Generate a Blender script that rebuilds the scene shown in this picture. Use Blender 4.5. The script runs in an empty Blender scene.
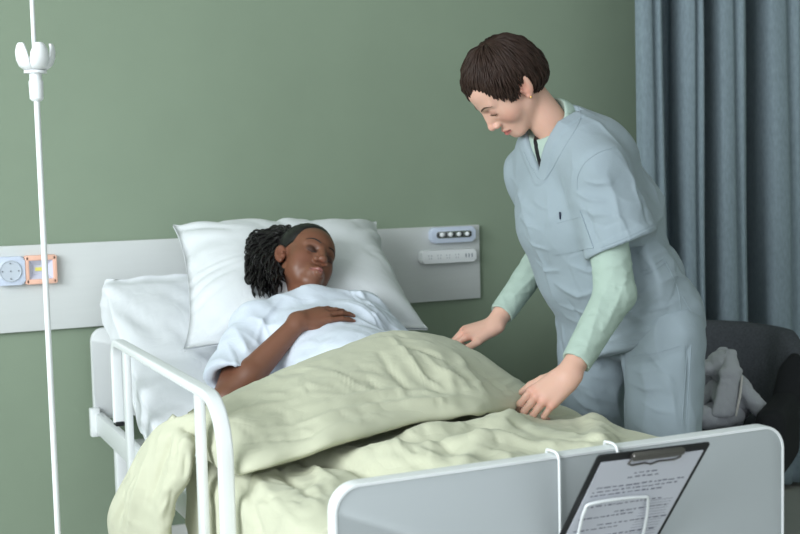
import bpy, bmesh, math, random
import numpy as np
from mathutils import Vector, Matrix

# ------------------------------------------------------------------ camera, light, exposure
SC = bpy.context.scene
COL = SC.collection
CAM_P = np.array([-1.1569, -3.9005, 1.2548])
YAW, PIT, ROL, FPX = 0.4315, 0.0783, -0.0240, 1201.81
_fw = np.array([math.sin(YAW)*math.cos(PIT), math.cos(YAW)*math.cos(PIT), -math.sin(PIT)])
_r0 = np.array([math.cos(YAW), -math.sin(YAW), 0.0])
_u0 = np.cross(_r0, _fw)
CR = math.cos(ROL)*_r0 + math.sin(ROL)*_u0
CU = -math.sin(ROL)*_r0 + math.cos(ROL)*_u0
camd = bpy.data.cameras.new('camera')
cam = bpy.data.objects.new('camera', camd)
COL.objects.link(cam)
mw = Matrix.Identity(4)
for i in range(3):
    mw[i][0], mw[i][1], mw[i][2], mw[i][3] = CR[i], CU[i], -_fw[i], CAM_P[i]
cam.matrix_world = mw
camd.sensor_width = 36.0
camd.lens = FPX*36/800
camd.clip_start = 0.05
camd.dof.use_dof = True
camd.dof.focus_distance = 2.95
camd.dof.aperture_fstop = 5.0
SC.camera = cam

world = bpy.data.worlds.new('world')
SC.world = world
world.use_nodes = True
wb = world.node_tree.nodes['Background']
wb.inputs['Color'].default_value = (0.86, 0.93, 1.0, 1)
wb.inputs['Strength'].default_value = 0.95

def area_light(name, loc, target, sx, sy, power, color):
    d = bpy.data.lights.new(name, 'AREA')
    d.shape = 'RECTANGLE'; d.size = sx; d.size_y = sy
    d.energy = power; d.color = color
    o = bpy.data.objects.new(name, d)
    COL.objects.link(o)
    o.location = loc
    o.rotation_euler = (Vector(target)-Vector(loc)).to_track_quat('-Z', 'Y').to_euler()
    return o
# daylight coming through the window in the left wall
area_light('window_daylight', (-3.98, -3.10, 2.15), (0, -1.00, 0.90), 3.3, 1.9, 195, (0.90, 0.96, 1.0))

SC.view_settings.view_transform = 'Standard'
SC.view_settings.look = 'None'
SC.view_settings.gamma = 1.0
SC.view_settings.use_curve_mapping = False
SC.view_settings.exposure = 0.22

# ------------------------------------------------------------------ small helpers
def at(px, py, x=None, y=None, z=None):
    """point of the room seen at a pixel, on the plane x=, y= or z="""
    d = _fw*FPX + CR*(px-400) - CU*(py-267)
    for i, v in enumerate((x, y, z)):
        if v is not None:
            return CAM_P + d*(v-CAM_P[i])/d[i]

def nrm(v):
    v = np.asarray(v, float)
    return v/np.linalg.norm(v)

def lin(r, g, b):
    def f(c):
        c /= 255.0
        return c/12.92 if c <= 0.04045 else ((c+0.055)/1.055)**2.4
    return (f(r), f(g), f(b))

def mat(name, rgb, rough=0.6, bump=0.0, bscale=200.0, var=0.0, vscale=8.0, spec=0.3,
        metal=0.0, sheen=0.0, sss=0.0, attr=None, stretch=None, bump2=0.0, b2scale=12.0, coat=0.0,
        sss_r=(1.0, .35, .2), trans=0.0):
    m = bpy.data.materials.new(name)
    m.use_nodes = True
    nt = m.node_tree; N = nt.nodes; L = nt.links
    b = N['Principled BSDF']
    c = lin(*rgb)
    b.inputs['Base Color'].default_value = (*c, 1)
    b.inputs['Roughness'].default_value = rough
    b.inputs['Specular IOR Level'].default_value = spec
    b.inputs['Metallic'].default_value = metal
    b.inputs['Coat Weight'].default_value = coat
    if sheen:
        b.inputs['Sheen Weight'].default_value = sheen
        b.inputs['Sheen Roughness'].default_value = 0.5
    if sss:
        b.inputs['Subsurface Weight'].default_value = sss
        b.inputs['Subsurface Radius'].default_value = sss_r
        b.inputs['Subsurface Scale'].default_value = 0.006
    tc = N.new('ShaderNodeTexCoord')
    src = tc.outputs['Object']
    if stretch:
        mp = N.new('ShaderNodeMapping')
        mp.inputs['Scale'].default_value = stretch
        L.new(src, mp.inputs['Vector']); src = mp.outputs['Vector']
    colsock = None
    if attr:
        a = N.new('ShaderNodeAttribute'); a.attribute_name = attr
        colsock = a.outputs['Color']
    if var:
        n = N.new('ShaderNodeTexNoise'); n.inputs['Scale'].default_value = vscale
        n.inputs['Detail'].default_value = 4
        L.new(src, n.inputs['Vector'])
        mx = N.new('ShaderNodeMix'); mx.data_type = 'RGBA'; mx.blend_type = 'MULTIPLY'
        mx.inputs['Factor'].default_value = 1.0
        rp = N.new('ShaderNodeMapRange')
        rp.inputs['From Min'].default_value = 0.3; rp.inputs['From Max'].default_value = 0.7
        rp.inputs['To Min'].default_value = 1-var; rp.inputs['To Max'].default_value = 1+var
        L.new(n.outputs['Fac'], rp.inputs['Value'])
        if colsock: L.new(colsock, mx.inputs['A'])
        else: mx.inputs['A'].default_value = (*c, 1)
        L.new(rp.outputs['Result'], mx.inputs['B'])
        colsock = mx.outputs['Result']
    if colsock: L.new(colsock, b.inputs['Base Color'])
    prev = None
    if bump2:
        n = N.new('ShaderNodeTexNoise'); n.inputs['Scale'].default_value = b2scale
        n.inputs['Detail'].default_value = 2.5; n.inputs['Roughness'].default_value = 0.45
        L.new(src, n.inputs['Vector'])
        bp = N.new('ShaderNodeBump'); bp.inputs['Strength'].default_value = bump2
        bp.inputs['Distance'].default_value = 0.02
        n.inputs['Distortion'].default_value = 0.5
        m1 = N.new('ShaderNodeMath'); m1.operation = 'SUBTRACT'; m1.inputs[1].default_value = 0.5
        m2 = N.new('ShaderNodeMath'); m2.operation = 'ABSOLUTE'
        m3 = N.new('ShaderNodeMath'); m3.operation = 'POWER'; m3.inputs[1].default_value = 0.85
        L.new(n.outputs['Fac'], m1.inputs[0]); L.new(m1.outputs[0], m2.inputs[0]); L.new(m2.outputs[0], m3.inputs[0])
        L.new(m3.outputs[0], bp.inputs['Height']); prev = bp.outputs['Normal']
    if bump:
        n = N.new('ShaderNodeTexNoise'); n.inputs['Scale'].default_value = bscale
        n.inputs['Detail'].default_value = 3
        L.new(src, n.inputs['Vector'])
        bp = N.new('ShaderNodeBump'); bp.inputs['Strength'].default_value = bump
        bp.inputs['Distance'].default_value = 0.004
        L.new(n.outputs['Fac'], bp.inputs['Height'])
        if prev: L.new(prev, bp.inputs['Normal'])
        prev = bp.outputs['Normal']
    if prev: L.new(prev, b.inputs['Normal'])
    return m

def tag(o, label=None, cat=None, group=None, kind=None):
    if label: o['label'] = label
    if cat: o['category'] = cat
    if group: o['group'] = group
    if kind: o['kind'] = kind
    return o

def empty(name, loc, label=None, cat=None, group=None):
    o = bpy.data.objects.new(name, None)
    o.empty_display_size = 0.1
    COL.objects.link(o)
    o.location = loc
    return tag(o, label, cat, group)

def link(name, me, m, parent=None):
    """link mesh data given in world coordinates; keep the world place under a parent"""
    o = bpy.data.objects.new(name, me)
    COL.objects.link(o)
    if m is not None: me.materials.append(m)
    if parent is not None:
        o.parent = parent
        loc = Vector((0, 0, 0)); rt = parent
        pm = Matrix.Identity(4)
        chain = []
        while rt is not None:
            chain.append(rt); rt = rt.parent
        for q in reversed(chain):
            pm = pm @ q.matrix_parent_inverse @ q.matrix_basis
        o.matrix_parent_inverse = pm.inverted()
    return o

def mesh_from(name, V, F, smooth=True):
    me = bpy.data.meshes.new(name)
    V = np.asarray(V, np.float32)
    if isinstance(F, np.ndarray):
        nf, k = F.shape
        me.vertices.add(len(V)); me.vertices.foreach_set('co', V.ravel())
        me.loops.add(nf*k); me.loops.foreach_set('vertex_index', F.astype(np.int32).ravel())
        me.polygons.add(nf)
        me.polygons.foreach_set('loop_start', (np.arange(nf)*k).astype(np.int32))
        me.update(calc_edges=True)
        me.validate()
    else:
        me.from_pydata([tuple(map(float, v)) for v in V], [], [tuple(f) for f in F])
    me.polygons.foreach_set('use_smooth', [smooth]*len(me.polygons))
    me.update()
    return me

def bm_mesh(name, bm, smooth=False, angle=None):
    bmesh.ops.recalc_face_normals(bm, faces=bm.faces[:])
    me = bpy.data.meshes.new(name)
    bm.to_mesh(me); bm.free()
    if smooth:
        me.polygons.foreach_set('use_smooth', [True]*len(me.polygons))
        me.set_sharp_from_angle(angle=math.radians(angle or 40))
    return me

def add_box(bm, c, s, rot=None, bev=0.0, seg=2):
    g = bmesh.ops.create_cube(bm, size=1.0)
    vs = g['verts']
    M = Matrix.Translation(Vector(c))
    if rot is not None: M = M @ (rot.to_4x4() if isinstance(rot, Matrix) else Matrix.Rotation(rot, 4, 'Z'))
    for v in vs:
        v.co = M @ Vector((v.co.x*s[0], v.co.y*s[1], v.co.z*s[2]))
    if bev:
        es = list({e for v in vs for e in v.link_edges})
        bmesh.ops.bevel(bm, geom=es, offset=bev, segments=seg, profile=0.5, affect='EDGES')

def box(name, c, s, m, parent=None, rot=None, bev=0.0, seg=2):
    bm = bmesh.new(); add_box(bm, c, s, rot, bev, seg)
    return link(name, bm_mesh(name, bm, smooth=bev > 0), m, parent)

def frames(pts):
    P = [np.asarray(p, float) for p in pts]
    T = []
    for i in range(len(P)):
        a = P[max(i-1, 0)]; b = P[min(i+1, len(P)-1)]
        T.append(nrm(b-a+1e-9))
    ref = np.array([0, 0, 1.0]) if abs(T[0][2]) < 0.9 else np.array([1.0, 0, 0])
    n = nrm(np.cross(T[0], ref)); out = []
    for t in T:
        n = nrm(n - t*(n@t)); out.append((t, n, np.cross(t, n)))
    return P, out

def add_tube(bm, pts, r, seg=10, sect=None, closed=False, up=None):
    """sweep a circle (radius r or list) or a section sect=[(a,b)..] along pts"""
    P, fr = frames(pts)
    rings = []
    for i, p in enumerate(P):
        t, n, b = fr[i]
        if up is not None:
            b = nrm(np.asarray(up, float) - t*(np.asarray(up, float)@t)); n = np.cross(b, t)
        rr = r[i] if isinstance(r, (list, tuple, np.ndarray)) else r
        if sect is None:
            q = [p + rr*(math.cos(a)*n + math.sin(a)*b) for a in np.linspace(0, 2*math.pi, seg, endpoint=False)]
        else:
            q = [p + rr*(a*n + c*b) for a, c in sect]
        rings.append([bm.verts.new(v) for v in q])
    k = len(rings[0])
    n_ = len(rings)
    for i in range(n_ if closed else n_-1):
        A = rings[i]; B = rings[(i+1) % n_]
        for j in range(k):
            bm.faces.new((A[j], A[(j+1) % k], B[(j+1) % k], B[j]))
    if not closed:
        bm.faces.new(rings[0][::-1]); bm.faces.new(rings[-1])

def tube(name, pts, r, m, parent=None, seg=10, sect=None, closed=False, up=None):
    bm = bmesh.new(); add_tube(bm, pts, r, seg, sect, closed, up)
    return link(name, bm_mesh(name, bm, True, 45), m, parent)

def rrect(hw, hh, r, n=5):
    """rounded rectangle outline, counter-clockwise"""
    out = []
    for cx, cy, a0 in ((hw-r, hh-r, 0), (-hw+r, hh-r, 90), (-hw+r, -hh+r, 180), (hw-r, -hh+r, 270)):
        for k in range(n+1):
            a = math.radians(a0 + 90*k/n)
            out.append((cx + r*math.cos(a), cy + r*math.sin(a)))
    return out

def add_prism(bm, outline, M, depth, bev=0.0):
    """extrude outline (a,b) along local z by depth, centred; M maps local->world"""
    vs = []
    for zz in (-depth/2, depth/2):
        vs.append([bm.verts.new(M @ Vector((a, b, zz))) for a, b in outline])
    k = len(outline)
    f1 = bm.faces.new(vs[0][::-1]); f2 = bm.faces.new(vs[1])
    for j in range(k):
        bm.faces.new((vs[0][j], vs[0][(j+1) % k], vs[1][(j+1) % k], vs[1][j]))
    if bev:
        es = list(f1.edges)+list(f2.edges)
        bmesh.ops.bevel(bm, geom=es, offset=bev, segments=2, profile=0.5, affect='EDGES')

def prism(name, outline, M, depth, m, parent=None, bev=0.0):
    bm = bmesh.new(); add_prism(bm, outline, M, depth, bev)
    return link(name, bm_mesh(name, bm, True, 30), m, parent)

def lathe(name, prof, c, m, parent=None, seg=24, axis=(0, 0, 1)):
    bm = bmesh.new()
    a = nrm(axis); r = nrm(np.cross(a, [1, 0, 0] if abs(a[0]) < .9 else [0, 1, 0])); s = np.cross(a, r)
    rings = []
    for rad, h in prof:
        rings.append([bm.verts.new(np.asarray(c)+a*h+rad*(math.cos(t)*r+math.sin(t)*s))
                      for t in np.linspace(0, 2*math.pi, seg, endpoint=False)])
    for A, B in zip(rings, rings[1:]):
        for j in range(seg):
            bm.faces.new((A[j], A[(j+1) % seg], B[(j+1) % seg], B[j]))
    bm.faces.new(rings[0][::-1]); bm.faces.new(rings[-1])
    return link(name, bm_mesh(name, bm, True, 40), m, parent)

FRONT = lambda c: Matrix(((1, 0, 0, c[0]), (0, 0, -1, c[1]), (0, 1, 0, c[2]), (0, 0, 0, 1)))   # local x,y -> world x,z, normal -y

# ------------------------------------------------------------------ noise
def _hash(i, j, k):
    h = (i*374761393 + j*668265263 + k*2147483647 + 1013904223) & 0xFFFFFFFF
    h = ((h ^ (h >> 13))*1274126177) & 0xFFFFFFFF
    h = h ^ (h >> 16)
    return (h & 0xFFFF)/32767.5 - 1.0
def noise(P, seed=0):
    P = np.asarray(P, float) + seed*17.31
    I = np.floor(P).astype(np.int64); f = P-I
    w = f*f*f*(f*(f*6-15)+10)
    out = np.zeros(len(P))
    for dx in (0, 1):
        for dy in (0, 1):
            for dz in (0, 1):
                ww = (w[:, 0] if dx else 1-w[:, 0])*(w[:, 1] if dy else 1-w[:, 1])*(w[:, 2] if dz else 1-w[:, 2])
                out += ww*_hash(I[:, 0]+dx, I[:, 1]+dy, I[:, 2]+dz)
    return out
def ridged(P, seed=0):
    return 1-2*np.abs(noise(P, seed))
def sstep(a, b, x):
    t = np.clip((x-a)/(b-a), 0, 1)
    return t*t*(3-2*t)

# ------------------------------------------------------------------ signed-distance modelling: one smooth surface out of tapered limbs
class Prim:
    def __init__(s, f, lo, hi, op=1, k=0.01):
        s.f, s.lo, s.hi, s.op, s.k = f, np.asarray(lo, float), np.asarray(hi, float), op, k
def RC(a, b, ra, rb, k=0.01, op=1):
    a = np.asarray(a, float); b = np.asarray(b, float); ab = b-a; L2 = max(ab@ab, 1e-12)
    def f(P):
        h = np.clip(((P-a)@ab)/L2, 0, 1)
        return np.linalg.norm(P-a-h[:, None]*ab, axis=1) - (ra+(rb-ra)*h)
    m = max(ra, rb)
    return Prim(f, np.minimum(a-ra, b-rb), np.maximum(a+ra, b+rb), op, k)
def EL(c, r, R=None, k=0.01, op=1):
    c = np.asarray(c, float); r = np.asarray(r, float)
    R = np.eye(3) if R is None else np.asarray(R, float)       # columns are the axes
    def f(P):
        q = (P-c)@R
        k0 = np.linalg.norm(q/r, axis=1); k1 = np.linalg.norm(q/(r*r), axis=1)
        return k0*(k0-1)/np.maximum(k1, 1e-9)
    m = max(r)
    e = np.sqrt(((R*r)**2).sum(1))
    return Prim(f, c-e, c+e, op, k)
def EC(a, b, ra, rb, ax, fac, k=0.02, op=1):
    """tapered limb whose section is stretched by fac along ax"""
    a = np.asarray(a, float); b = np.asarray(b, float); ax = nrm(ax)
    g = 1.0/fac-1
    sc = lambda P: P + ((P@ax)*g)[..., None]*ax
    A = sc(a[None])[0]; B = sc(b[None])[0]; ab = B-A; L2 = max(ab@ab, 1e-12)
    def f(P):
        q = sc(P)
        h = np.clip(((q-A)@ab)/L2, 0, 1)
        return np.linalg.norm(q-A-h[:, None]*ab, axis=1) - (ra+(rb-ra)*h)
    m = max(ra, rb)*max(fac, 1)
    return Prim(f, np.minimum(a, b)-m, np.maximum(a, b)+m, op, k)
def PL(pt, n, k=0.004):
    """cut away everything on the +n side of the plane"""
    pt = np.asarray(pt, float); n = nrm(n)
    return Prim(lambda P: -((P-pt)@n), pt-9, pt+9, -1, k)
def CUT(q, planes, k=None):
    """a prim trimmed by planes: keeps the side away from each normal"""
    pls = [(np.asarray(p, float), nrm(n)) for p, n in planes]
    def f(P):
        d = q.f(P)
        for p, n in pls: d = np.maximum(d, (P-p)@n)
        return d
    return Prim(f, q.lo, q.hi, q.op, q.k if k is None else k)
def xf(R, t, s=1.0):
    """returns functions that place head-space prims in the room"""
    R = np.asarray(R); t = np.asarray(t)
    p = lambda v: t + s*(R@np.asarray(v, float))
    rc = lambda a, b, ra, rb, k=.01, op=1: RC(p(a), p(b), ra*s, rb*s, k*s, op)
    el = lambda c, r, k=.01, op=1, Rl=None: EL(p(c), np.asarray(r)*s, R if Rl is None else R@Rl, k*s, op)
    return p, rc, el

def sdf_eval(prims, P):
    d = np.full(len(P), 9.0)
    for q in prims:
        d = comb(d, q.f(P), q)
    return d
def comb(d, e, q):
    if q.op > 0:
        h = np.maximum(q.k-np.abs(d-e), 0)/q.k
        return np.minimum(d, e) - h*h*q.k*0.25
    e = -e
    h = np.maximum(q.k-np.abs(d-e), 0)/q.k
    return np.maximum(d, e) + h*h*q.k*0.25

def ray_sdf(prims, px, py):
    """first point of a shape under a pixel"""
    d = nrm(_fw*FPX + CR*(px-400) - CU*(py-267)); t = 1.5
    for _ in range(200):
        e = sdf_eval(prims, (CAM_P+d*t)[None])[0]
        if e < .0005: break
        t += max(e*.7, .0005)
    return CAM_P+d*t
def sdf_surface(prims, h):
    pos = [q for q in prims if q.op > 0]
    lo = np.min([q.lo for q in pos], 0)-3*h; hi = np.max([q.hi for q in pos], 0)+3*h
    B = 8; bs = B*h
    nb = np.ceil((hi-lo)/bs).astype(int)+1
    g = np.stack(np.meshgrid(*[np.arange(n) for n in nb], indexing='ij'), -1).reshape(-1, 3)
    C = lo + (g+0.5)*bs
    D = np.stack([q.f(C) for q in prims], 1)
    d = np.full(len(C), 9.0)
    for i, q in enumerate(prims): d = comb(d, D[:, i], q)
    R = bs*0.87*1.35
    act = np.abs(d) < R
    g = g[act]; C = C[act]; D = D[act]
    pi = [i for i, q in enumerate(prims) if q.op > 0]
    dm = D[:, pi].min(1)
    c9 = np.stack(np.meshgrid(*[np.arange(B+1)]*3, indexing='ij'), -1).reshape(-1, 3)
    na = len(g)
    P = (lo + (g[:, None, :]*B + c9[None])*h)
    d = np.full((na, len(c9)), 9.0)
    for i, q in enumerate(prims):
        need = (D[:, i]-2*R < np.maximum(dm, 0)+q.k) if q.op > 0 else (D[:, i] < 1.6*R+q.k)
        idx = np.nonzero(need)[0]
        if len(idx) == 0: continue
        e = q.f(P[idx].reshape(-1, 3)).reshape(len(idx), -1)
        d[idx] = comb(d[idx], e, q)
    d = d.reshape(na, B+1, B+1, B+1)
    s = d < 0
    corners = [(i, j, k) for i in (0, 1) for j in (0, 1) for k in (0, 1)]
    sub = lambda A, c: A[:, c[0]:c[0]+B, c[1]:c[1]+B, c[2]:c[2]+B]
    cnt = sum(sub(s, c).astype(np.int8) for c in corners)
    active = (cnt > 0) & (cnt < 8)
    bi, ci, cj, ck = np.nonzero(active)
    cd = np.stack([d[bi, ci+c[0], cj+c[1], ck+c[2]] for c in corners], 1)
    cs = cd < 0
    acc = np.zeros((len(bi), 3)); wn = np.zeros(len(bi))
    for a in range(8):
        for b in range(a+1, 8):
            df = [abs(corners[a][t]-corners[b][t]) for t in range(3)]
            if sum(df) != 1: continue
            x = cs[:, a] != cs[:, b]
            t = cd[:, a]/(cd[:, a]-cd[:, b]+1e-12)
            pa = np.array(corners[a], float); pb = np.array(corners[b], float)
            q = pa + t[:, None]*(pb-pa)
            acc[x] += q[x]; wn[x] += 1
    G = g[bi]*B + np.stack([ci, cj, ck], 1)
    V = lo + (G + acc/wn[:, None])*h
    M = nb*B+4
    key = lambda A: (A[:, 0]*M[1]+A[:, 1])*M[2]+A[:, 2]
    K = key(G); order = np.argsort(K); Ks = K[order]
    def find(A):
        kk = key(A); j = np.searchsorted(Ks, kk); j = np.minimum(j, len(Ks)-1)
        ok = Ks[j] == kk
        return order[j], ok
    F = []
    for ax, ci_ in ((0, 4), (1, 2), (2, 1)):
        x = cs[:, 0] != cs[:, ci_]
        e1 = np.zeros(3, int); e2 = np.zeros(3, int)
        e1[(ax+1) % 3] = 1; e2[(ax+2) % 3] = 1
        g0 = G[x]
        i0 = np.nonzero(x)[0]
        i1, o1 = find(g0-e1); i2, o2 = find(g0-e1-e2); i3, o3 = find(g0-e2)
        ok = o1 & o2 & o3
        q = np.stack([i0, i1, i2, i3], 1)[ok]
        flip = cs[x, 0][ok]
        q[~flip] = q[~flip][:, ::-1]
        F.append(q)
    return V, np.concatenate(F)

def vnormals(V, F):
    a = V[F[:, 2]]-V[F[:, 0]]; b = V[F[:, 3]]-V[F[:, 1]]
    n = np.cross(a, b)
    N = np.zeros_like(V)
    for i in range(4):
        np.add.at(N, F[:, i], n)
    return N/np.maximum(np.linalg.norm(N, axis=1), 1e-12)[:, None]

def relax(V, F, it=1, w=0.5):
    E = np.concatenate([F[:, [0, 1]], F[:, [1, 2]], F[:, [2, 3]], F[:, [3, 0]]])
    for _ in range(it):
        S = np.zeros_like(V); c = np.zeros(len(V))
        np.add.at(S, E[:, 0], V[E[:, 1]]); np.add.at(c, E[:, 0], 1)
        np.add.at(S, E[:, 1], V[E[:, 0]]); np.add.at(c, E[:, 1], 1)
        V = V + w*(S/np.maximum(c, 1)[:, None]-V)
    return V

def strokes_disp(V, strokes):
    """folds: each stroke is (list of 3-D points, width, height)"""
    out = np.zeros(len(V))
    for pts, w, a in strokes:
        P = np.asarray(pts, float)
        lo = P.min(0)-4*w; hi = P.max(0)+4*w
        idx = np.nonzero(((V > lo) & (V < hi)).all(1))[0]
        if len(idx) == 0: continue
        Q = V[idx]; dd = np.full(len(Q), 9.0); tt = np.zeros(len(Q))
        n = len(P)-1
        for i in range(n):
            ab = P[i+1]-P[i]
            h = np.clip(((Q-P[i])@ab)/max(ab@ab, 1e-12), 0, 1)
            e = np.linalg.norm(Q-P[i]-h[:, None]*ab, axis=1)
            m = e < dd
            dd[m] = e[m]; tt[m] = (i+h[m])/n
        env = np.sin(np.pi*np.clip(tt*0.9+0.05, 0, 1))**0.6
        out[idx] += a*env*np.exp(-1.35*(np.sqrt((dd/w)**2+.09)-.3))
    return out

def pick(V, N, px):
    """front-most surface points lying under a list of pixels (used to lay cloth folds on a surface)"""
    W = V-CAM_P; z = W@_fw
    X = 400+FPX*(W@CR)/z; Y = 267-FPX*(W@CU)/z
    facing = (N*W).sum(1) < 0
    out = []
    for x, y in px:
        c = np.nonzero((np.abs(X-x) < 5) & (np.abs(Y-y) < 5) & facing)[0]
        if len(c) == 0: continue
        zz = z[c]; near = c[zz < zz.min()+0.03]
        j = near[np.argmin((X[near]-x)**2+(Y[near]-y)**2)]
        out.append(V[j])
    return out

def fold(V, N, px, w, a):
    p = pick(V, N, px)
    if len(p) < 2: return np.zeros(len(V))
    return strokes_disp(V, [(p, w, a)])

def main_piece(V, F, frac=.02):
    lab = np.arange(len(V))
    while True:
        m_ = lab[F].min(1)
        new = lab.copy()
        for i in range(4): np.minimum.at(new, F[:, i], m_)
        new = new[new]
        if (new == lab).all(): break
        lab = new
    cnt = np.bincount(lab, minlength=len(V))
    keep = cnt[lab] >= max(frac*len(V), cnt.max()*frac)
    idx = np.cumsum(keep)-1
    return V[keep], idx[F[keep[F].all(1)]]
def sdf_obj(name, prims, h, m, parent=None, post=None, paint=None, base=None, sm=1):
    V, F = main_piece(*sdf_surface(prims, h))
    if sm: V = relax(V, F, sm, 0.4)
    if post is not None:
        V = post(V, vnormals(V, F))
    me = mesh_from(name, V, F)
    if paint is not None:
        C = np.tile(np.array(lin(*base)), (len(V), 1))
        for q, rgb, soft in paint:
            w = sstep(soft, -soft, q.f(V))[:, None]
            C = C*(1-w)+np.array(lin(*rgb))*w
        A = me.color_attributes.new('tone', 'FLOAT_COLOR', 'POINT')
        buf = np.ones((len(V), 4), np.float32); buf[:, :3] = C
        if len(me.vertices) == len(V):
            A.data.foreach_set('color', buf.ravel())
    return link(name, me, m, parent)

from mathutils.bvhtree import BVHTree
def bvh_of(o):
    me = o.data
    return BVHTree.FromPolygons([v.co[:] for v in me.vertices], [p.vertices[:] for p in me.polygons])
def lay(bv, px, n, lift=0.0):
    """points of a line drawn on a garment: spline through pixels, dropped on the surface"""
    K = catmull(np.array(px, float), n); P = []; Nn = []
    for x, y in K:
        d = nrm(_fw*FPX + CR*(x-400) - CU*(y-267))
        h = bv.ray_cast(Vector(CAM_P), Vector(d))
        if h[0] is None: continue
        nn = np.array(h[1])
        if nn@d > 0: nn = -nn
        P.append(np.array(h[0])+nn*lift); Nn.append(nn)
    return P, Nn
def stitch(name, bv, px, m, parent, r=.0011, n=40, lift=.0004):
    P, _ = lay(bv, px, n, lift)
    if len(P) < 3: return None
    # drop jumps between layers of cloth
    Q = [P[0]]
    for p in P[1:]:
        if np.linalg.norm(p-Q[-1]) < .04: Q.append(p)
    if len(Q) < 3: return None
    return tube(name, Q, r, m, parent, seg=6)
def patch(name, bv, quad, m, parent, th=.003, nu=16, nv=16):
    """a sewn-on piece of cloth: four picture corners, laid on the garment with its own thickness"""
    a, b, c, d = [np.array(q, float) for q in quad]
    T = []; B_ = []
    for j in range(nv):
        for i in range(nu):
            u, v = i/(nu-1), j/(nv-1)
            q = (a*(1-u)+b*u)*(1-v)+(d*(1-u)+c*u)*v
            P, Nn = lay(bv, [q, q], 1)
            if not P: return None
            T.append(P[0]+Nn[0]*th); B_.append(P[0]-Nn[0]*.003)
    k = nu*nv
    F1 = grid_faces(nv, nu); F2 = grid_faces(nv, nu, k)[:, ::-1]
    rim = list(range(nu))+[j*nu+nu-1 for j in range(1, nv)]+[(nv-1)*nu+i for i in range(nu-2, -1, -1)]+[j*nu for j in range(nv-2, 0, -1)]
    R_ = np.array([(rim[i], rim[(i+1) % len(rim)], rim[(i+1) % len(rim)]+k, rim[i]+k) for i in range(len(rim))])
    me = mesh_from(name, np.array(T+B_), np.concatenate([F1, F2, R_]))
    bm = bmesh.new(); bm.from_mesh(me); bmesh.ops.recalc_face_normals(bm, faces=bm.faces[:]); bm.to_mesh(me); bm.free()
    me.set_sharp_from_angle(angle=math.radians(50))
    return link(name, me, m, parent)

def catmull(K, n):
    """resample a (k, ...) array of control values to n rows with a Catmull-Rom spline"""
    K = np.asarray(K, float); k = len(K)
    t = np.linspace(0, k-1, n); i = np.minimum(t.astype(int), k-2); f = (t-i)
    f = f.reshape((-1,)+(1,)*(K.ndim-1))
    g = lambda j: K[np.clip(j, 0, k-1)]
    p0 = np.where((i == 0).reshape(f.shape), 2*g(i)-g(i+1), g(i-1))
    p3 = np.where((i == k-2).reshape(f.shape), 2*g(i+1)-g(i), g(i+2))
    p1, p2 = g(i), g(i+1)
    return 0.5*((2*p1)+(p2-p0)*f+(2*p0-5*p1+4*p2-p3)*f**2+(3*p1-p0-3*p2+p3)*f**3)

def grid_faces(n, m, off=0, wrap=False):
    i, j = np.meshgrid(np.arange(n-1), np.arange(m if wrap else m-1), indexing='ij')
    i = i.ravel(); j = j.ravel(); j2 = (j+1) % m
    return np.stack([i*m+j, i*m+j2, (i+1)*m+j2, (i+1)*m+j], 1)+off
# ------------------------------------------------------------------ materials
M_wall = mat('green_wall_paint', (136, 151, 131), 0.75, bump=0.12, bscale=260, var=0.03, vscale=3)
M_white_wall = mat('white_wall_paint', (225, 226, 222), 0.8)
M_floor = mat('grey_vinyl_floor', (176, 176, 170), 0.5, var=0.05, vscale=5)
M_board = mat('pale_laminate', (208, 211, 210), 0.45, var=0.012, vscale=(6), stretch=(1, 1, 12))
M_enamel = mat('white_enamel', (232, 235, 236), 0.32, spec=0.45)
M_panel = mat('white_bed_panel', (222, 225, 226), 0.38, spec=0.4)
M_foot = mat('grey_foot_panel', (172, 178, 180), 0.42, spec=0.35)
M_plastic = mat('white_plastic', (236, 238, 240), 0.35, spec=0.45)
M_bluewhite = mat('pale_blue_plastic', (205, 214, 232), 0.35, spec=0.45)
M_orange = mat('peach_plastic', (240, 190, 168), 0.4)
M_lilac = mat('lilac_reflector', (206, 206, 222), 0.35)
M_yellow = mat('yellow_led_chip', (236, 226, 120), 0.4)
M_greyface = mat('grey_dial', (196, 204, 214), 0.4)
M_black = mat('black_plastic', (28, 29, 31), 0.45)
M_darkslot = mat('dark_slot', (60, 62, 66), 0.6)
M_chrome = mat('brushed_metal', (170, 172, 174), 0.25, metal=1.0)
M_bulb = mat('led_lens', (235, 238, 240), 0.15, spec=0.6)
M_sheet = mat('white_cotton', (224, 227, 231), 0.85, bump=0.06, bscale=500, bump2=0.18, b2scale=9, sheen=0.1)
M_pillow = mat('white_pillow_cotton', (222, 225, 228), 0.85, bump=0.06, bscale=500, bump2=0.16, b2scale=10, sheen=0.1)
M_gown = mat('white_gown_cotton', (214, 222, 234), 0.85, bump=0.06, bscale=500, bump2=0.15, b2scale=14, sheen=0.1)
M_duvet = mat('sage_cream_cotton', (196, 197, 174), 0.9, bump=0.07, bscale=420, bump2=0.22, b2scale=10, sheen=0.1)
M_scrub = mat('blue_grey_scrub_cotton', (150, 163, 171), 0.88, bump=0.10, bscale=420, bump2=0.10, b2scale=16, sheen=0.08)
M_mint = mat('mint_jersey', (170, 188, 177), 0.9, bump=0.08, bscale=520, bump2=0.10, b2scale=26)
M_curtain = mat('slate_curtain_weave', (128, 143, 151), 0.95, bump=0.35, bscale=330, var=0.10, vscale=120, stretch=(1, 1, .35), sheen=0.1)
M_felt = mat('charcoal_felt', (74, 77, 82), 0.98, bump=0.35, bscale=300, var=0.16, vscale=140)
M_blackfelt = mat('black_felt', (34, 35, 38), 0.98, bump=0.3, bscale=300)
M_wood = mat('oak', (150, 110, 78), 0.5, var=0.12, vscale=14, stretch=(8, 8, 1))
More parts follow.
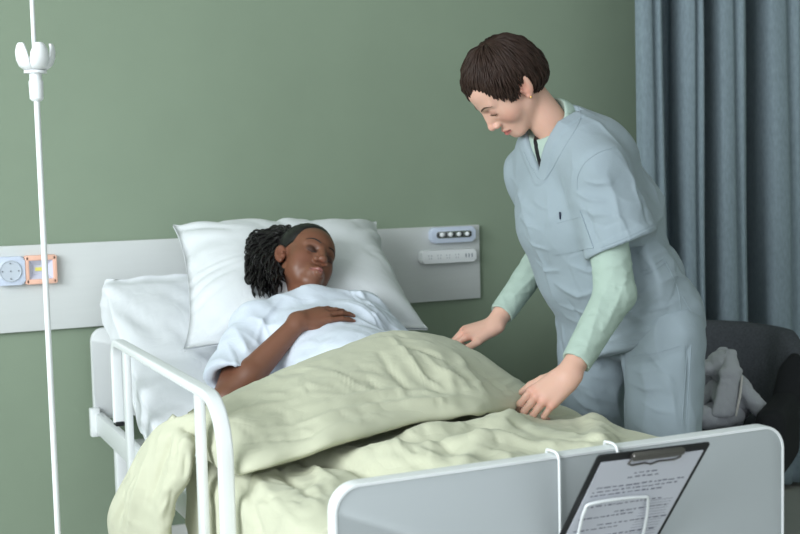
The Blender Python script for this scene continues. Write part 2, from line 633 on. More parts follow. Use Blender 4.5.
M_plush = mat('grey_plush', (178, 180, 186), 1.0, bump=0.5, bscale=260, sheen=0.3)
M_plush_lt = mat('cream_plush', (214, 210, 204), 1.0, bump=0.5, bscale=260, sheen=0.3)
M_plush_nose = mat('pink_plush', (222, 170, 150), 1.0)
M_paper = mat('white_paper', (206, 208, 217), 0.8)
M_ink = mat('grey_ink', (124, 126, 140), 0.8)
M_steel = mat('grey_steel', (116, 113, 110), 0.35, metal=0.8)
M_skin_l = mat('fair_skin', (226, 186, 168), 0.5, spec=0.35, sss=0.18, attr='tone', bump=0.05, bscale=900)
M_skin_d = mat('deep_brown_skin', (96, 60, 44), 0.42, spec=0.45, sss=0.08, attr='tone', bump=0.05, bscale=900)
M_hair_b = mat('dark_brown_hair', (50, 36, 30), 0.5, spec=0.22, var=0.25, vscale=60)
M_hair_k = mat('black_hair', (24, 21, 22), 0.42, spec=0.45)
M_brow = mat('brown_brow', (84, 62, 50), 0.7)
M_gold = mat('gold', (214, 176, 110), 0.3, metal=1.0)

# ------------------------------------------------------------------ the room
def structure(name, c, s, m):
    return tag(box(name, c, s, m), kind='structure')
structure('floor', (-.4, -3, -0.05), (7.4, 6.4, 0.1), M_floor)
RH = 3.3
structure('wall_back', (-.4, 0.05, RH/2), (7.4, 0.1, RH), M_wall)
structure('wall_right', (3.25, -3, RH/2), (0.1, 6.2, RH), M_wall)
structure('ceiling', (-.4, -3, RH+.05), (7.4, 6.4, 0.1), M_white_wall)
structure('baseboard_back', (-.4, -0.008, 0.05), (7.2, 0.014, 0.1), M_white_wall)
# left wall with its tall window opening: y -4.8 .. -1.4, z 1.15 .. 3.15
bm = bmesh.new()
add_box(bm, (-4.05, -3, 0.575), (0.1, 6.2, 1.15))
add_box(bm, (-4.05, -3, RH-.075), (0.1, 6.2, 0.15))
add_box(bm, (-4.05, -0.65, 2.15), (0.1, 1.5, 2.0))
add_box(bm, (-4.05, -5.45, 2.15), (0.1, 1.3, 2.0))
tag(link('wall_left', bm_mesh('wall_left', bm), M_wall), kind='structure')
bm = bmesh.new()
for y in (-1.43, -3.1, -4.77):
    add_box(bm, (-4.05, y, 2.15), (0.07, 0.06, 2.0))
for z in (1.18, 3.12):
    add_box(bm, (-4.05, -3.1, z), (0.07, 3.4, 0.06))
tag(link('window_1', bm_mesh('window_1', bm), M_white_wall), kind='structure')

# ------------------------------------------------------------------ head-wall board and its fittings
tb = 0.022
BT, BB, BR = 1.0575, 0.7875, 0.9530
board = prism('wall_panel', [(-1.6, BB), (BR, BB), (BR, BT), (-1.6, BT)], FRONT((0, -tb/2, 0)), tb, M_board, bev=0.002)
tag(board, 'long pale white laminate panel fixed along the green wall behind the bed', 'wall panel')

def plate(name, c, w, h, d, r, m, parent=None, bev=0.004):
    """rounded plate standing out from the panel (front face to -y), c = centre on the panel"""
    return prism(name, rrect(w/2, h/2, r), FRONT((c[0], c[1]-d/2, c[2])), d, m, parent, bev=bev)
yb = -tb
# dial socket, left edge of the picture
c = at(10, 271, y=yb-.02)
dial = empty('wall_socket', (c[0], yb, c[2]), 'white square wall socket with a round grey face at the left end of the panel', 'socket')
plate('housing', (c[0], yb, c[2]), 0.088, 0.088, 0.030, 0.012, M_bluewhite, dial, .006)
lathe('dial', [(0.034, 0), (0.034, 0.003), (0.031, 0.0045), (0.030, 0.002)], (c[0], yb-0.030, c[2]), M_greyface, dial, axis=(0, -1, 0), seg=32)
for a in range(4):
    an = a*math.pi/2
    box('pin_hole', (c[0]+0.024*math.cos(an), yb-0.0345, c[2]+0.024*math.sin(an)), (0.003, 0.002, 0.003), M_darkslot, dial)
box('pin_hole', (c[0], yb-0.0345, c[2]), (0.003, 0.002, 0.003), M_darkslot, dial)
# peach switch lamp behind the pole
c = at(41, 269.5, y=yb-.02)
sw = empty('switch_lamp', (c[0], yb, c[2]), 'peach framed square press lamp on the panel behind the white pole', 'wall lamp')
bm = bmesh.new()
for sx, sz, w, h in ((-1, 0, .013, .086), (1, 0, .013, .086), (0, -1, .092, .016), (0, 1, .092, .016)):
    add_box(bm, (c[0]+sx*.042, yb-0.014, c[2]+sz*.037), (w, 0.028, h), bev=0.003)
link('frame', bm_mesh('frame', bm, True), M_orange, sw)
# the reflector: a shallow tray, sloping walls
bm = bmesh.new()
o = [bm.verts.new((c[0]+a*.036, yb-.024, c[2]+b*.030)) for a, b in ((-1, -1), (1, -1), (1, 1), (-1, 1))]
i_ = [bm.verts.new((c[0]+a*.022, yb-.008, c[2]+b*.014)) for a, b in ((-1, -1), (1, -1), (1, 1), (-1, 1))]
for k in range(4):
    bm.faces.new((o[k], o[(k+1) % 4], i_[(k+1) % 4], i_[k]))
bm.faces.new(i_)
link('reflector', bm_mesh('reflector', bm), M_lilac, sw)
box('led_chip', (c[0]-.004, yb-.010, c[2]+.001), (0.024, 0.004, 0.011), M_yellow, sw, bev=.001)
# pale blue lamp bar with four lenses
c = at(452.5, 234.5, y=yb-.015)
lb = empty('lamp_bar', (c[0], yb, c[2]), 'short pale blue lamp bar with four round lenses near the right end of the panel', 'wall lamp')
plate('housing', (c[0], yb, c[2]), 0.178, 0.056, 0.026, 0.014, M_bluewhite, lb, .006)
plate('reflector', (c[0], yb-.026, c[2]+.001), 0.142, 0.024, 0.003, 0.010, M_chrome, lb, .001)
for k in range(4):
    x = c[0]-.049+k*.034
    lathe('lens', [(0.0085, 0), (0.008, 0.004), (0.005, 0.007), (0.001, 0.008)], (x, yb-.029, c[2]+.001), M_bulb, lb, axis=(0, -1, 0), seg=16)
for k in range(5):
    box('divider', (c[0]-.066+k*.033, yb-.030, c[2]+.001), (0.006, 0.003, 0.016), M_darkslot, lb)
# power strip
c = at(447.3, 256, y=yb-.015)
ps = empty('power_strip', (c[0], yb, c[2]), 'long white power strip below the pale blue lamp bar on the panel', 'power strip')
plate('housing', (c[0], yb, c[2]), 0.218, 0.046, 0.034, 0.010, M_plastic, ps, .006)
for k in range(4):
    x = c[0]-.078+k*.036
    bm = bmesh.new()
    for dx, dz in ((-.006, .005), (.006, .005), (-.0045, -.005), (.0045, -.005)):
        add_box(bm, (x+dx, yb-.0345, c[2]+dz), (0.0025, 0.002, 0.005))
    link('socket', bm_mesh('socket', bm), mat('socket_slot', (186, 190, 196), .6) if k == 0 else bpy.data.materials['socket_slot'], ps)
for k in range(3):
    box('charging_port', (c[0]+.066+k*.0125, yb-.0345, c[2]), (0.004, 0.002, 0.014), mat('port_grey', (150, 155, 164), .6) if k == 0 else bpy.data.materials['port_grey'], ps)

# ------------------------------------------------------------------ curtain: pleated cloth hanging in front of the back wall
def curtain():
    rail_z = 2.62
    xs = np.linspace(0, 1, 500)
    zs = np.linspace(0.02, rail_z, 60)
    # pleat phase along the cloth: uneven pleats, the deep ones are the dark gaps of the picture

    # panels of cloth between the deep pleats: left and right edges
    panels = [(634, 660), (678, 699), (715, 742), (765, 800), (818, 848), (866, 898), (915, 955)]
    X0 = at(633, 60, y=-.345)[0]
    prof = []
    for k_, (l_, r_) in enumerate(panels):
        bk = -.235 if k_ == 0 else -.07; bl = -.235 if k_ == 1 else -.07
        xl = at(l_, 60, y=-.345)[0]-X0; xr = at(r_, 60, y=-.35)[0]-X0; w_ = xr-xl
        if prof: prof += [(xl+.020, bl), (xl+.010, (bl-.345)/2)]
        prof += [(xl, -.345), (xl+.10*w_, -.378), (xl+.40*w_, -.388), (xl+.55*w_, -.365), (xl+.75*w_, -.388), (xl+.93*w_, -.374), (xr, -.345), (xr-.014 if k_ == 0 else xr-.022, (bk-.345)/2), (xr-.008 if k_ == 0 else xr-.015, bk)]
    C = catmull(np.array(prof), 560)
    V = []
    for z in zs:
        t = z/rail_z
        sway = 0.012*math.sin(3*t)+0.0
        fan = 1.0
        drift = 0.040*(.72-t)
        x = X0 + C[:, 0]*fan + drift + 0.003*np.sin(9*t+C[:, 0]*5)
        y = C[:, 1] + 0.006*np.sin(7*t+C[:, 0]*23)
        V.append(np.stack([x, y, np.full(len(x), z)], 1))
    V = np.array(V); n, m = V.shape[:2]
    me = mesh_from('curtain', V.reshape(-1, 3), grid_faces(n, m))
    o = link('curtain', me, M_curtain)
    so = o.modifiers.new('thickness', 'SOLIDIFY'); so.thickness = 0.004
    return o
cur = curtain()
tag(cur, 'slate blue pleated curtain hanging to the floor at the right of the green wall', 'curtain')
rod = tube('curtain_rail', [(1.45, -0.22, 2.66), (3.19, -0.22, 2.66)], 0.014, M_enamel)
tag(rod, 'white curtain rail above the slate blue curtain', 'rail')

# ------------------------------------------------------------------ drip stand
pt = at(45, 267, y=-1.0)
tp = np.array([pt[0], -1.0, 0])
iv = empty('drip_stand', (tp[0], tp[1], 0), 'thin white drip stand pole with a ribbed cup joint, at the left of the bed', 'drip stand')
# the pole leans a hair, as in the picture
A_ = at(58, 534, y=-1.0); B_ = at(32, 2, y=-1.0)
dirp = (B_-A_)/(B_[2]-A_[2])
pole = lambda z: A_+dirp*(z-A_[2])
tube('lower_pole', [pole(0.06), pole(1.49)], 0.0070, M_enamel, iv, seg=16)
tube('upper_pole', [pole(1.49), pole(2.05)], 0.0052, M_enamel, iv, seg=16)
cz = pole(1.0)
zf = at(35, 64, y=-1.0)[2]
ax = nrm(dirp)
lathe('locking_sleeve', [(0.0105, -.105), (0.0155, -.100), (0.0165, -.06), (0.0140, -.056), (0.0140, -.04), (0.010, -.038)], pole(zf+.02), M_plastic, iv, axis=ax)
lathe('collar', [(0.012, 0), (0.026, .001), (0.026, .007), (0.012, .008)], pole(zf-.022), M_plastic, iv, axis=ax)
for k in range(5):
    an0 = math.radians(72*k+28)
    prof_ = [(.013, -.014, 36), (.028, -.013, 35.5), (.039, -.004, 35), (.045, .010, 34), (.047, .026, 29), (.045, .040, 20), (.042, .046, 13)]
    rowsP = []
    ex = nrm(np.cross(ax, [0, 1, 0])); ey = np.cross(ax, ex)
    for sgn_, tk in ((1, 0), (-1, .0045)):
        for rad, h, hw_ in prof_:
            for q in range(9):
                t = an0+math.radians(hw_)*(q/4-1)
                rr_ = rad*(1-.10*abs(q/4-1)**2)-tk
                hh = h+(tk if rad < .03 else 0)
                rowsP.append(pole(zf+hh)+rr_*(math.cos(t)*ex+math.sin(t)*ey))
    k0 = 9*len(prof_); n7 = len(prof_)
    F1 = grid_faces(n7, 9); F2 = grid_faces(n7, 9, k0)[:, ::-1]
    rim = list(range(9))+[j*9+8 for j in range(1, n7)]+[(n7-1)*9+i for i in range(7, -1, -1)]+[j*9 for j in range(n7-2, 0, -1)]
    R_ = np.array([(rim[(i+1) % len(rim)], rim[i], rim[i]+k0, rim[(i+1) % len(rim)]+k0) for i in range(len(rim))])
    me = mesh_from('cup_petal', np.array(rowsP), np.concatenate([F1, F2, R_]))
    bm = bmesh.new(); bm.from_mesh(me); bmesh.ops.recalc_face_normals(bm, faces=bm.faces[:]); bm.to_mesh(me); bm.free()
    me.set_sharp_from_angle(angle=math.radians(45))
    link('cup_petal', me, M_plastic, iv)
lathe('hub', [(0.03, .06), (0.034, .075), (0.03, .10), (0.012, .12)], (pole(0.06)[0], -1.0, 0), M_enamel, iv)
for k in range(5):
    an = math.radians(72*k+30)
    d = np.array([math.cos(an), math.sin(an), 0]); b0 = np.array([pole(0.06)[0], -1.0, 0])
    lg = tube('leg', [b0+d*.02+[0, 0, .085], b0+d*.14+[0, 0, .08], b0+d*.24+[0, 0, .055]], 0.011, M_enamel, iv)
    lathe('caster', [(0.004, -.012), (0.024, -.010), (0.026, 0), (0.024, .010), (0.004, .012)], b0+d*.24+[0, 0, .026], M_black, lg, axis=(-d[1], d[0], 0))
for sgn in (-1, 1):
    c0 = pole(2.05)
    tube('bag_hook', [c0, c0+[sgn*.05, 0, .0], c0+[sgn*.09, 0, -.015], c0+[sgn*.11, 0, .015]], 0.004, M_chrome, iv)

# ------------------------------------------------------------------ hospital bed
SL0 = 0.554
W = 0.475; L = 2.1193; ZF = 0.75; ZH = 0.788
bed = empty('hospital_bed', (0, -1.05, 0), 'white metal hospital bed with head and foot panels and a raised side rail', 'bed')
def corner_panel(name, y, z0, z1, hw, r, th, m, x0=0.0):
    pts = [(-hw, z0), (hw, z0)]
    for cx, cz, a0 in ((hw-r, z1-r, 0), (-hw+r, z1-r, 90)):
        for k in range(9):
            a = math.radians(a0+90*k/8)
            pts.append((cx+r*math.cos(a), cz+r*math.sin(a)))
    return prism(name, pts, FRONT((x0, y, 0)), th, m, bed, bev=0.003)
XF = .0055; WF = W-.0055
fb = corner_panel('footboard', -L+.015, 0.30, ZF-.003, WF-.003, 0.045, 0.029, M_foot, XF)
corner_panel('headboard', -0.075, 0.50, ZH, W, 0.040, 0.028, M_panel)
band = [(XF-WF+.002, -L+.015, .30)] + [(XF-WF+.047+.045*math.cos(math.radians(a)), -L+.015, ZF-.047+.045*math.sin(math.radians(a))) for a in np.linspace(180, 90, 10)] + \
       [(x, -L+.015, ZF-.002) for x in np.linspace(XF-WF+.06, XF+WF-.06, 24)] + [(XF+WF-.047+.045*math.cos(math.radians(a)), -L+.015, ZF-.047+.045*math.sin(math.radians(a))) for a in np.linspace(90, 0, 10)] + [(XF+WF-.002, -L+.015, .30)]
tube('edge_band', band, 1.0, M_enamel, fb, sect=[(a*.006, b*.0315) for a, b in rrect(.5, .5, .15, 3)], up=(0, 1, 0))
bx = -0.475
for s in (-1, 1):
    box('frame_beam', (s*(W-.012), -1.075, 0.492), (0.026, 1.98, 0.066), M_enamel, bed, bev=.006)
    box('corner_bracket', (s*(W+.002), -0.10, 0.495), (0.030, 0.03, 0.090), M_enamel, bed, bev=.004)
for y in (-0.12, -0.9, -1.98):
    box('cross_beam', (0, y, 0.405), (0.80, 0.05, 0.04), M_enamel, bed, bev=.004)
bm = bmesh.new()
add_box(bm, (0, -1.49, 0.440), (0.88, 1.12, 0.02))
link('mattress_platform', bm_mesh('mattress_platform', bm), M_enamel, bed)
sl_ = math.atan(SL0)
box('backrest_plate', (0, -0.49, 0.585), (0.86, 0.74, 0.016), M_enamel, bed, rot=Matrix.Rotation(sl_, 3, 'X'), bev=.004)
for sx in (-1, 1):
    for y in (-0.22, -1.92):
        lg = box('leg', (sx*.42, y, 0.28), (0.045, 0.045, 0.36), M_enamel, bed, bev=.006)
        lathe('caster', [(0.01, -.02), (0.048, -.018), (0.052, 0), (0.048, .018), (0.01, .02)], (sx*.42, y, 0.053), M_black, lg, axis=(1, 0, 0))
        box('caster_fork', (sx*.42, y, 0.095), (0.058, 0.03, 0.03), M_chrome, lg, bev=.004)
# side rail with a round-cornered frame and two flat posts
rx = -0.512
rail = None
def arc(c, r, a0, a1, n=8):
    return [(rx, c[0]+r*math.cos(math.radians(a)), c[1]+r*math.sin(math.radians(a))) for a in np.linspace(a0, a1, n)]
path = [(rx, -0.655, 0.60), (rx, -0.655, 0.74)] + arc((-0.70, 0.775), 0.045, 0, 90) + [(rx, -0.9, 0.82), (rx, -1.3, 0.82)] + \
    arc((-1.56, 0.71), 0.11, 90, 180) + [(rx, -1.67, 0.62), (rx, -1.67, 0.47)]
flat = rrect(0.5, 0.5, 0.22, 3)
rail = tube('side_rail', path, 1.0, M_enamel, bed, sect=[(a*.020, b*.030) for a, b in rrect(.5, .5, .2, 3)], up=None)
for y in (-0.775, -1.485):
    box('rail_post', (rx+.002, y, 0.645), (0.016, 0.040, 0.345), M_enamel, rail, bev=.004)
box('rail_end_cap', (rx, -0.655, 0.596), (0.024, 0.034, 0.012), M_black, rail, bev=.003)

# ------------------------------------------------------------------ mattress with its sheet (raised at the head)
HY, HZ, SL = -0.90, 0.58, 0.554          # hinge of the back rest, mattress top there, slope
def mat_top(y):
    y = np.asarray(y, float)
    t = (y-HY)
    return HZ + np.where(t > 0, SL*(np.sqrt(t*t+.01)-.1), 0.0)
def mattress():
    ys = np.linspace(-2.06, -0.13, 120)
    K = np.array(rrect(0.445, 0.5, 0.10, 8))
    n = len(K)
    # dense ring around the section
    ring = []
    for i in range(n):
        a, b = K[i], K[(i+1) % n]
        m_ = max(1, int(np.linalg.norm(b-a)/0.02))
        for q in range(m_): ring.append(a+(b-a)*q/m_)
    ring = np.array(ring)
    V = []
    for k, y in enumerate(ys):
        top = float(mat_top(y)); th = 0.125 if y < HY else 0.125
        e = min(k, len(ys)-1-k)
        shrink = 1-0.05*max(0, 1-e/4.0)**2
        sl = SL*max(0.0, min(1, (y-HY)/.15))
        nv = nrm([0, -sl, 1])
        ctr = np.array([0, y, top]) - nv*th/2
        P = ctr + ring[:, :1]*shrink*np.array([1, 0, 0]) + (ring[:, 1:]*th*(1 if e > 2 else .8))*nv
        V.append(P)
    V = np.array(V); a, b = V.shape[:2]
    F = grid_faces(a, b, wrap=True)
    V = V.reshape(-1, 3)
    cap0 = len(V); V = np.concatenate([V, [V[:b].mean(0)], [V[-b:].mean(0)]])
    T = [(cap0, (j+1) % b, j) for j in range(b)] + [(cap0+1, (a-1)*b+j, (a-1)*b+(j+1) % b) for j in range(b)]
    N = vnormals(V, F[:, ::-1]); N[cap0] = (0, -1, 0); N[cap0+1] = (0, 1, 0)
    q = V*np.array([9, 9, 14]); q[:, 1] += V[:, 0]*6+noise(V*4, 3)*1.2
    d = 0.0045*ridged(q, 1)+0.003*noise(V*22, 2)
    side = np.abs(V[:, 0]) > .43
    d += np.where(V[:, 1] > -1.0, 0.006*ridged(np.stack([V[:, 0]*16+V[:, 1]*9, V[:, 1]*4, V[:, 2]*9], 1), 7), 0)
    V = V+N*d[:, None]
    return mesh_from('mattress', V, [tuple(f[::-1]) for f in F]+T)
ms = link('mattress', mattress(), M_sheet)
tag(ms, 'mattress in a white fitted sheet, raised at the head end of the bed', 'mattress')

# ------------------------------------------------------------------ pillow
def pillow():
    # local axes: a across (x), b up the slope, n out of the slope
    bdir = nrm([0, 1, 0.66]); ndir = nrm([0, -0.66, 1]); adir = np.array([1, 0, 0])
    n = 70
    a, b = np.meshgrid(np.linspace(-1, 1, n), np.linspace(-1, 1, n), indexing='ij')
    hw, hl, T = 0.350, 0.285, 0.125
    pin = 1-0.085*(1-np.abs(b)**3)*np.abs(a)**2            # sides pulled in between the corners
    pin2 = 1-0.07*(1-np.abs(a)**3)*np.abs(b)**2
    X = a*hw*pin + (-.110*(1-b)/2)*(a < 0)*np.abs(a) - .045*(1-b)/2*(a > 0)*np.abs(a); Y = b*hl*pin2 + .030*(a < 0)*np.abs(a)*np.clip(b, 0, 1)
    prof = np.clip(1-np.abs(a)**2.6, 0, 1)**0.55*np.clip(1-np.abs(b)**2.6, 0, 1)**0.55
    dent = 0.045*np.exp(-(((X-.0)/.14)**2+((Y+.02)/.17)**2))
    top = T*prof-dent*prof+0.004
    bot = -T*0.62*prof-0.004
    ctr = np.array([0.145, -0.365, 0.930])
    def place(Z):
        P = ctr + X[..., None]*adir + Y[..., None]*bdir + Z[..., None]*ndir
        return P.reshape(-1, 3)
    Vt, Vb = place(top), place(bot)
    F1 = grid_faces(n, n); F2 = grid_faces(n, n, n*n)[:, ::-1]
    # rim
    rim = [i*n for i in range(n)] + [(n-1)*n+j for j in range(1, n)] + [i*n+n-1 for i in range(n-2, -1, -1)] + [j for j in range(n-2, 0, -1)]
    rf = np.array([(rim[k], rim[(k+1) % len(rim)], rim[(k+1) % len(rim)]+n*n, rim[k]+n*n) for k in range(len(rim))])
    V = np.concatenate([Vt, Vb]); F = np.concatenate([F1, F2, rf[:, ::-1]])
    N = vnormals(V, F)
    aa = np.concatenate([a.ravel()]*2); bb = np.concatenate([b.ravel()]*2)
    rad = np.maximum(np.abs(aa), np.abs(bb))
    th = np.arctan2(bb, aa)
    d = 0.009*sstep(.45, .95, rad)*ridged(np.stack([th*5.5, rad*1.2, 0*th], 1), 4)*(1-sstep(.96, 1.0, rad))
    d += 0.005*ridged(np.stack([V[:, 0]*11+V[:, 2]*7, V[:, 1]*5, V[:, 2]*6], 1), 5)*(rad < .98)
    V = V+N*d[:, None]
    return mesh_from('pillow', V, F)
pl = link('pillow', pillow(), M_pillow)
tag(pl, 'large white cotton pillow under the lying woman\'s head', 'pillow')
# ------------------------------------------------------------------ people: shared head and hand shapes
def head_base(rc, el, jaw=1.0, full=0.0):
    """skull, face mass, jaw and chin: the broad shapes"""
    P = [el((0, -.012, .034), (.073, .092, .080), .02),
         el((0, .036, .034), (.058, .050, .052), .03),
         el((0, .028, -.028), (.058*jaw, .054, .062), .03)]
    for s in (-1, 1):
        P += [el((s*.039, .044, -.030), (.022, .024, .026), .035),
              rc((s*.049*jaw, -.004, -.050), (s*.017, .062, -.094), .016, .015, .022)]
        if full: P += [el((s*.036, .040, -.060), (.022+full, .026, .022), .02)]
    P += [el((0, .072, -.097), (.021, .017, .015), .018),
          el((0, .069, -.069), (.029, .022, .026), .018)]
    return P
def head_prims(rc0, el0, nosew=1.0, lip=1.0, ear=1.0, noz=0.0, moy=0.0):
    rc, el = rc0, el0
    P = []
    for s in (-1, 1):
        P += [rc((s*.012, .079, .016), (s*.044, .064, .021), .0095, .0085, .014)]
    for s in (-1, 1):
        P += [el((s*.032, .088, -.002), (.0175, .0125, .0115), .012, -1)]
    for s in (-1, 1):
        P += [el((s*.032, .0680, -.001), (.0172, .0158, .0130), .004),
              rc((s*.019, .0810, -.0075), (s*.046, .0725, -.0068), .0026, .0022, .004)]
    sh = lambda q, dz=0, dy=0: (q[0], q[1]+dy, q[2]+dz)
    rc = lambda a, b, *r: rc0(sh(a, noz), sh(b, noz), *r)
    el = lambda c, *r: el0(sh(c, noz), *r)
    P += [el((0, .078, -.024), (.017, .020, .024), .012)]
    P += [rc((0, .084, .010), (0, .103, -.032), .0062, .0082*nosew, .010),
          el((0, .1035, -.037), (.0112*nosew, .0112, .0100), .006)]
    for s in (-1, 1):
        P += [el((s*.0130*nosew, .0935, -.0410), (.0080*nosew, .0105, .0078), .004)]
    for s in (-1, 1):
        P += [el((s*.0068*nosew, .1010, -.0492), (.0034*nosew, .0048, .0034), .0015, -1)]
    rc = lambda a, b, *r: rc0(sh(a, noz*.4, moy*(1-abs(a[0])/.04)), sh(b, noz*.4, moy*(1-abs(b[0])/.04)), *r)
    if moy: P += [el0((0, .074+moy, -.070), (.026, .016, .020), .012)]
    u = .0046*lip; l = .0064*lip
    y0 = .001*lip
    P += [rc((-.023, .0825, -.0715), (-.005, .0925+y0, -.0670), .002, u, .005), rc((.023, .0825, -.0715), (.005, .0925+y0, -.0670), .002, u, .005),
          rc((-.005, .0925+y0, -.0670), (.005, .0925+y0, -.0670), u, u, .003),
          rc((-.019, .0830, -.0750), (-.004, .0915+y0, -.0790), .003, l, .004), rc((.019, .0830, -.0750), (.004, .0915+y0, -.0790), .003, l, .004),
          rc((-.004, .0915+y0, -.0790), (.004, .0915+y0, -.0790), l, l, .003)]
    for s in (-1, 1):
        P += [rc((s*.0245, .0850, -.0708), (s*.010, .0960+y0, -.0722), .0013, .0017, .003, -1), rc((s*.010, .0960+y0, -.0722), (0, .0995+y0, -.0726), .0017, .0017, .003, -1)]
    rc, el = rc0, el0
    for s in (-1, 1):
        c, sn = math.cos(.30), math.sin(.30)
        Rl = np.array([[1, 0, 0], [0, c, -sn], [0, sn, c]])
        Rz = np.array([[math.cos(s*.55), -math.sin(s*.55), 0], [math.sin(s*.55), math.cos(s*.55), 0], [0, 0, 1]])
        Rl = Rz@Rl
        P += [el((s*.0790, -.016, -.006), (.0075, .0185*ear, .032*ear), .004, 1, Rl),
              el((s*.0865, -.0115, -.000), (.0075, .0120*ear, .021*ear), .002, -1, Rl),
              el((s*.0800, -.0005, -.009), (.0035, .0040, .007), .003),
              el((s*.0770, -.006, -.032*ear), (.0050, .0080, .0075), .004)]
    return P
def head_paint(rc, el, lips, cheek, dark, moy=0.0, noz=0.0):
    out = []
    for s in (-1, 1):
        out.append((el((s*.044, .058, -.035), (.022, .026, .020)), cheek, .018))
        out.append((el((s*.032, .082, .000), (.019, .014, .010)), dark, .006))
        out.append((el((s*.078, -.012, -.006), (.014, .022, .034)), cheek, .010))
        out.append((rc((s*.044, .0735, -.0052), (s*.021, .0830, -.0062), .0018, .0022), tuple(v*.45 for v in dark), .0022))
    out.append((el((0, .103, -.038), (.012, .010, .010)), cheek, .014))
    for s in (-1, 1):
        out.append((rc((s*.021, .0845+moy*.4, -.0728+noz*.4), (0, .0955+moy, -.0734+noz*.4), .0048, .0105), lips, .0022))
        out.append((rc((s*.0245, .0840+moy*.35, -.0708+noz*.4), (0, .0960+moy, -.0726+noz*.4), .0016, .0024), tuple(v*.5 for v in lips), .0016))
    return out

def hand_prims(wrist, fdir, ndir, thumb_side, curls, size=1.0, thumb=None, spread=0.05, wr=.026):
    """fdir wrist->knuckles, ndir out of the back of the hand, thumb_side +1/-1 along fdir x ndir.
    curls: per finger (index..little) bends at the three joints, radians towards the palm"""
    f = nrm(fdir); n = nrm(np.asarray(ndir)-f*(np.asarray(ndir)@f)); s = np.cross(f, n)*thumb_side     # s points to the thumb side
    W_ = np.asarray(wrist, float); z = size
    pr = []; tips = []
    kn = []
    off = (.031, .0105, -.010, -.029)
    klen = (.088, .091, .086, .078)
    rk = (.0105, .0108, .0102, .0092)
    for i in range(4):
        kn.append(W_ + z*(f*klen[i] + s*off[i] + n*(.004, .007, .005, -.001)[i]))
        b = W_ + z*(f*.006 + s*off[i]*.45)
        pr.append(RC(b, kn[i], .0125*z, rk[i]*z, .010*z))
    pr.append(EC(W_-f*.012, W_+z*f*.07, wr*.76, .0135*z, s, 1.5, .015))
    pr.append(RC(W_+z*(f*.012+s*.018-n*.006), W_+z*(f*.058+s*.030-n*.012), .014*z, .012*z, .015*z))
    pr.append(RC(W_+z*(f*.012-s*.018-n*.006), W_+z*(f*.064-s*.022-n*.010), .013*z, .012*z, .015*z))
    lens = ((.043, .026, .021), (.048, .030, .022), (.044, .028, .021), (.034, .021, .019))
    nails = []
    for i in range(4):
        p = kn[i]; ang = 0.0
        sp = spread*(1.5-i)
        rad = (.0095, .0097, .0092, .0082)[i]
        for j in range(3):
            ang += curls[i][j]
            d = nrm(f*math.cos(ang)-n*math.sin(ang)+s*math.sin(sp)*math.cos(ang))
            q = p + z*d*lens[i][j]
            r0 = rad*(1-.10*j)*z; r1 = rad*(1-.10*(j+1))*z
            pr.append(RC(p, q, r0, r1, .0035*z))
            if j == 2:
                nb = nrm(n*math.cos(ang)+f*math.sin(ang))
                nails.append(EL(q-d*.003*z+nb*r1*.75, (.0058*z, .0070*z, .0035*z), np.stack([np.cross(d, nb), d, nb], 1)))
            p = q
        tips.append(p)
    # thumb: leaves the side of the palm near the wrist
    tb_ = W_ + z*(f*.022+s*.024-n*.006)
    if thumb is None:
        thumb = (f*.75+s*.65-n*.25, f*.95+s*.25-n*.2, f*1.0-n*.15)
    p = tb_; tl = (.044, .033, .027); tr = (.0135, .0110, .0100, .0085)
    for j in range(3):
        d = nrm(thumb[j]); q = p + z*d*tl[j]
        pr.append(RC(p, q, tr[j]*z, tr[j+1]*z, .007*z if j == 0 else .0035*z))
        p = q
    tips.append(p)
    return pr, kn, tips, nails

def strand_mesh(name, strands, m, parent, sides=5):
    """strands: list of (points, radii); tapered locks in one hair mesh"""
    V = []; F = []; off = 0
    for pts, rad in strands:
        P, fr = frames(pts); k = len(P)
        for i in range(k):
            t, n, b = fr[i]
            fl = 1.0
            for q in range(sides):
                a = 2*math.pi*q/sides
                V.append(P[i] + rad[i]*(math.cos(a)*n + math.sin(a)*b))
        F.append(grid_faces(k, sides, off, wrap=True))
        off += k*sides
    me = mesh_from(name, np.array(V), np.concatenate(F))
    return link(name, me, m, parent)

# ------------------------------------------------------------------ the lying woman
PR = np.array([[-0.8515, 0.2832, 0.4412], [-0.0585, -0.8876, 0.4568], [0.5210, 0.3632, 0.7724]])
PT = np.array([0.090, -0.5124, 0.9923])
pp, prc, pel = xf(PR, PT, 1.015)
pr = [EC((.05, -.70, .78), (.05, -1.02, .67), .085, .09, (1, 0, 0), 1.5, .05),
      EL((.07, -.92, .69), (.145, .145, .115), None, .05),
      RC((.055, -.632, .865), (-.115, -.665, .828), .046, .048, .03), RC((.055, -.632, .865), (.215, -.640, .833), .046, .048, .03),
      RC(pp((0, -.030, -.050)), (.055, -.640, .868), .045, .046, .02)]
pr += head_base(prc, pel, jaw=1.03, full=.002)
pr += [pel((0, .040, -.088), (.036, .030, .018), .015)]
pr += head_prims(prc, pel, nosew=1.25, lip=1.45, noz=.0075, moy=.007)
shR = np.array([-.125, -.668, .83]); elR = np.array([-.270, -.875, .675]); wrR = np.array([-.055, -.852, .862])
pr += [RC(shR, elR, .047, .041, .02), RC(elR, elR+(wrR-elR)*.30, .0385, .040, .012), RC(elR+(wrR-elR)*.30, wrR, .040, .0245, .012)]
shL = np.array([.215, -.645, .835]); elL = np.array([.270, -.870, .70]); wrL = np.array([.25, -1.08, .67])
pr += [RC(shL, elL, .045, .040, .02), RC(elL, wrL, .038, .024, .012)]
hp, hk, ht, hn = hand_prims(wrR, (1.0, .03, .16), (-.16, -.60, .79), +1,
    [(.14, .24, .20), (.16, .26, .22), (.20, .28, .22), (.24, .30, .22)], .87, spread=.05, wr=.025)
pr += hp
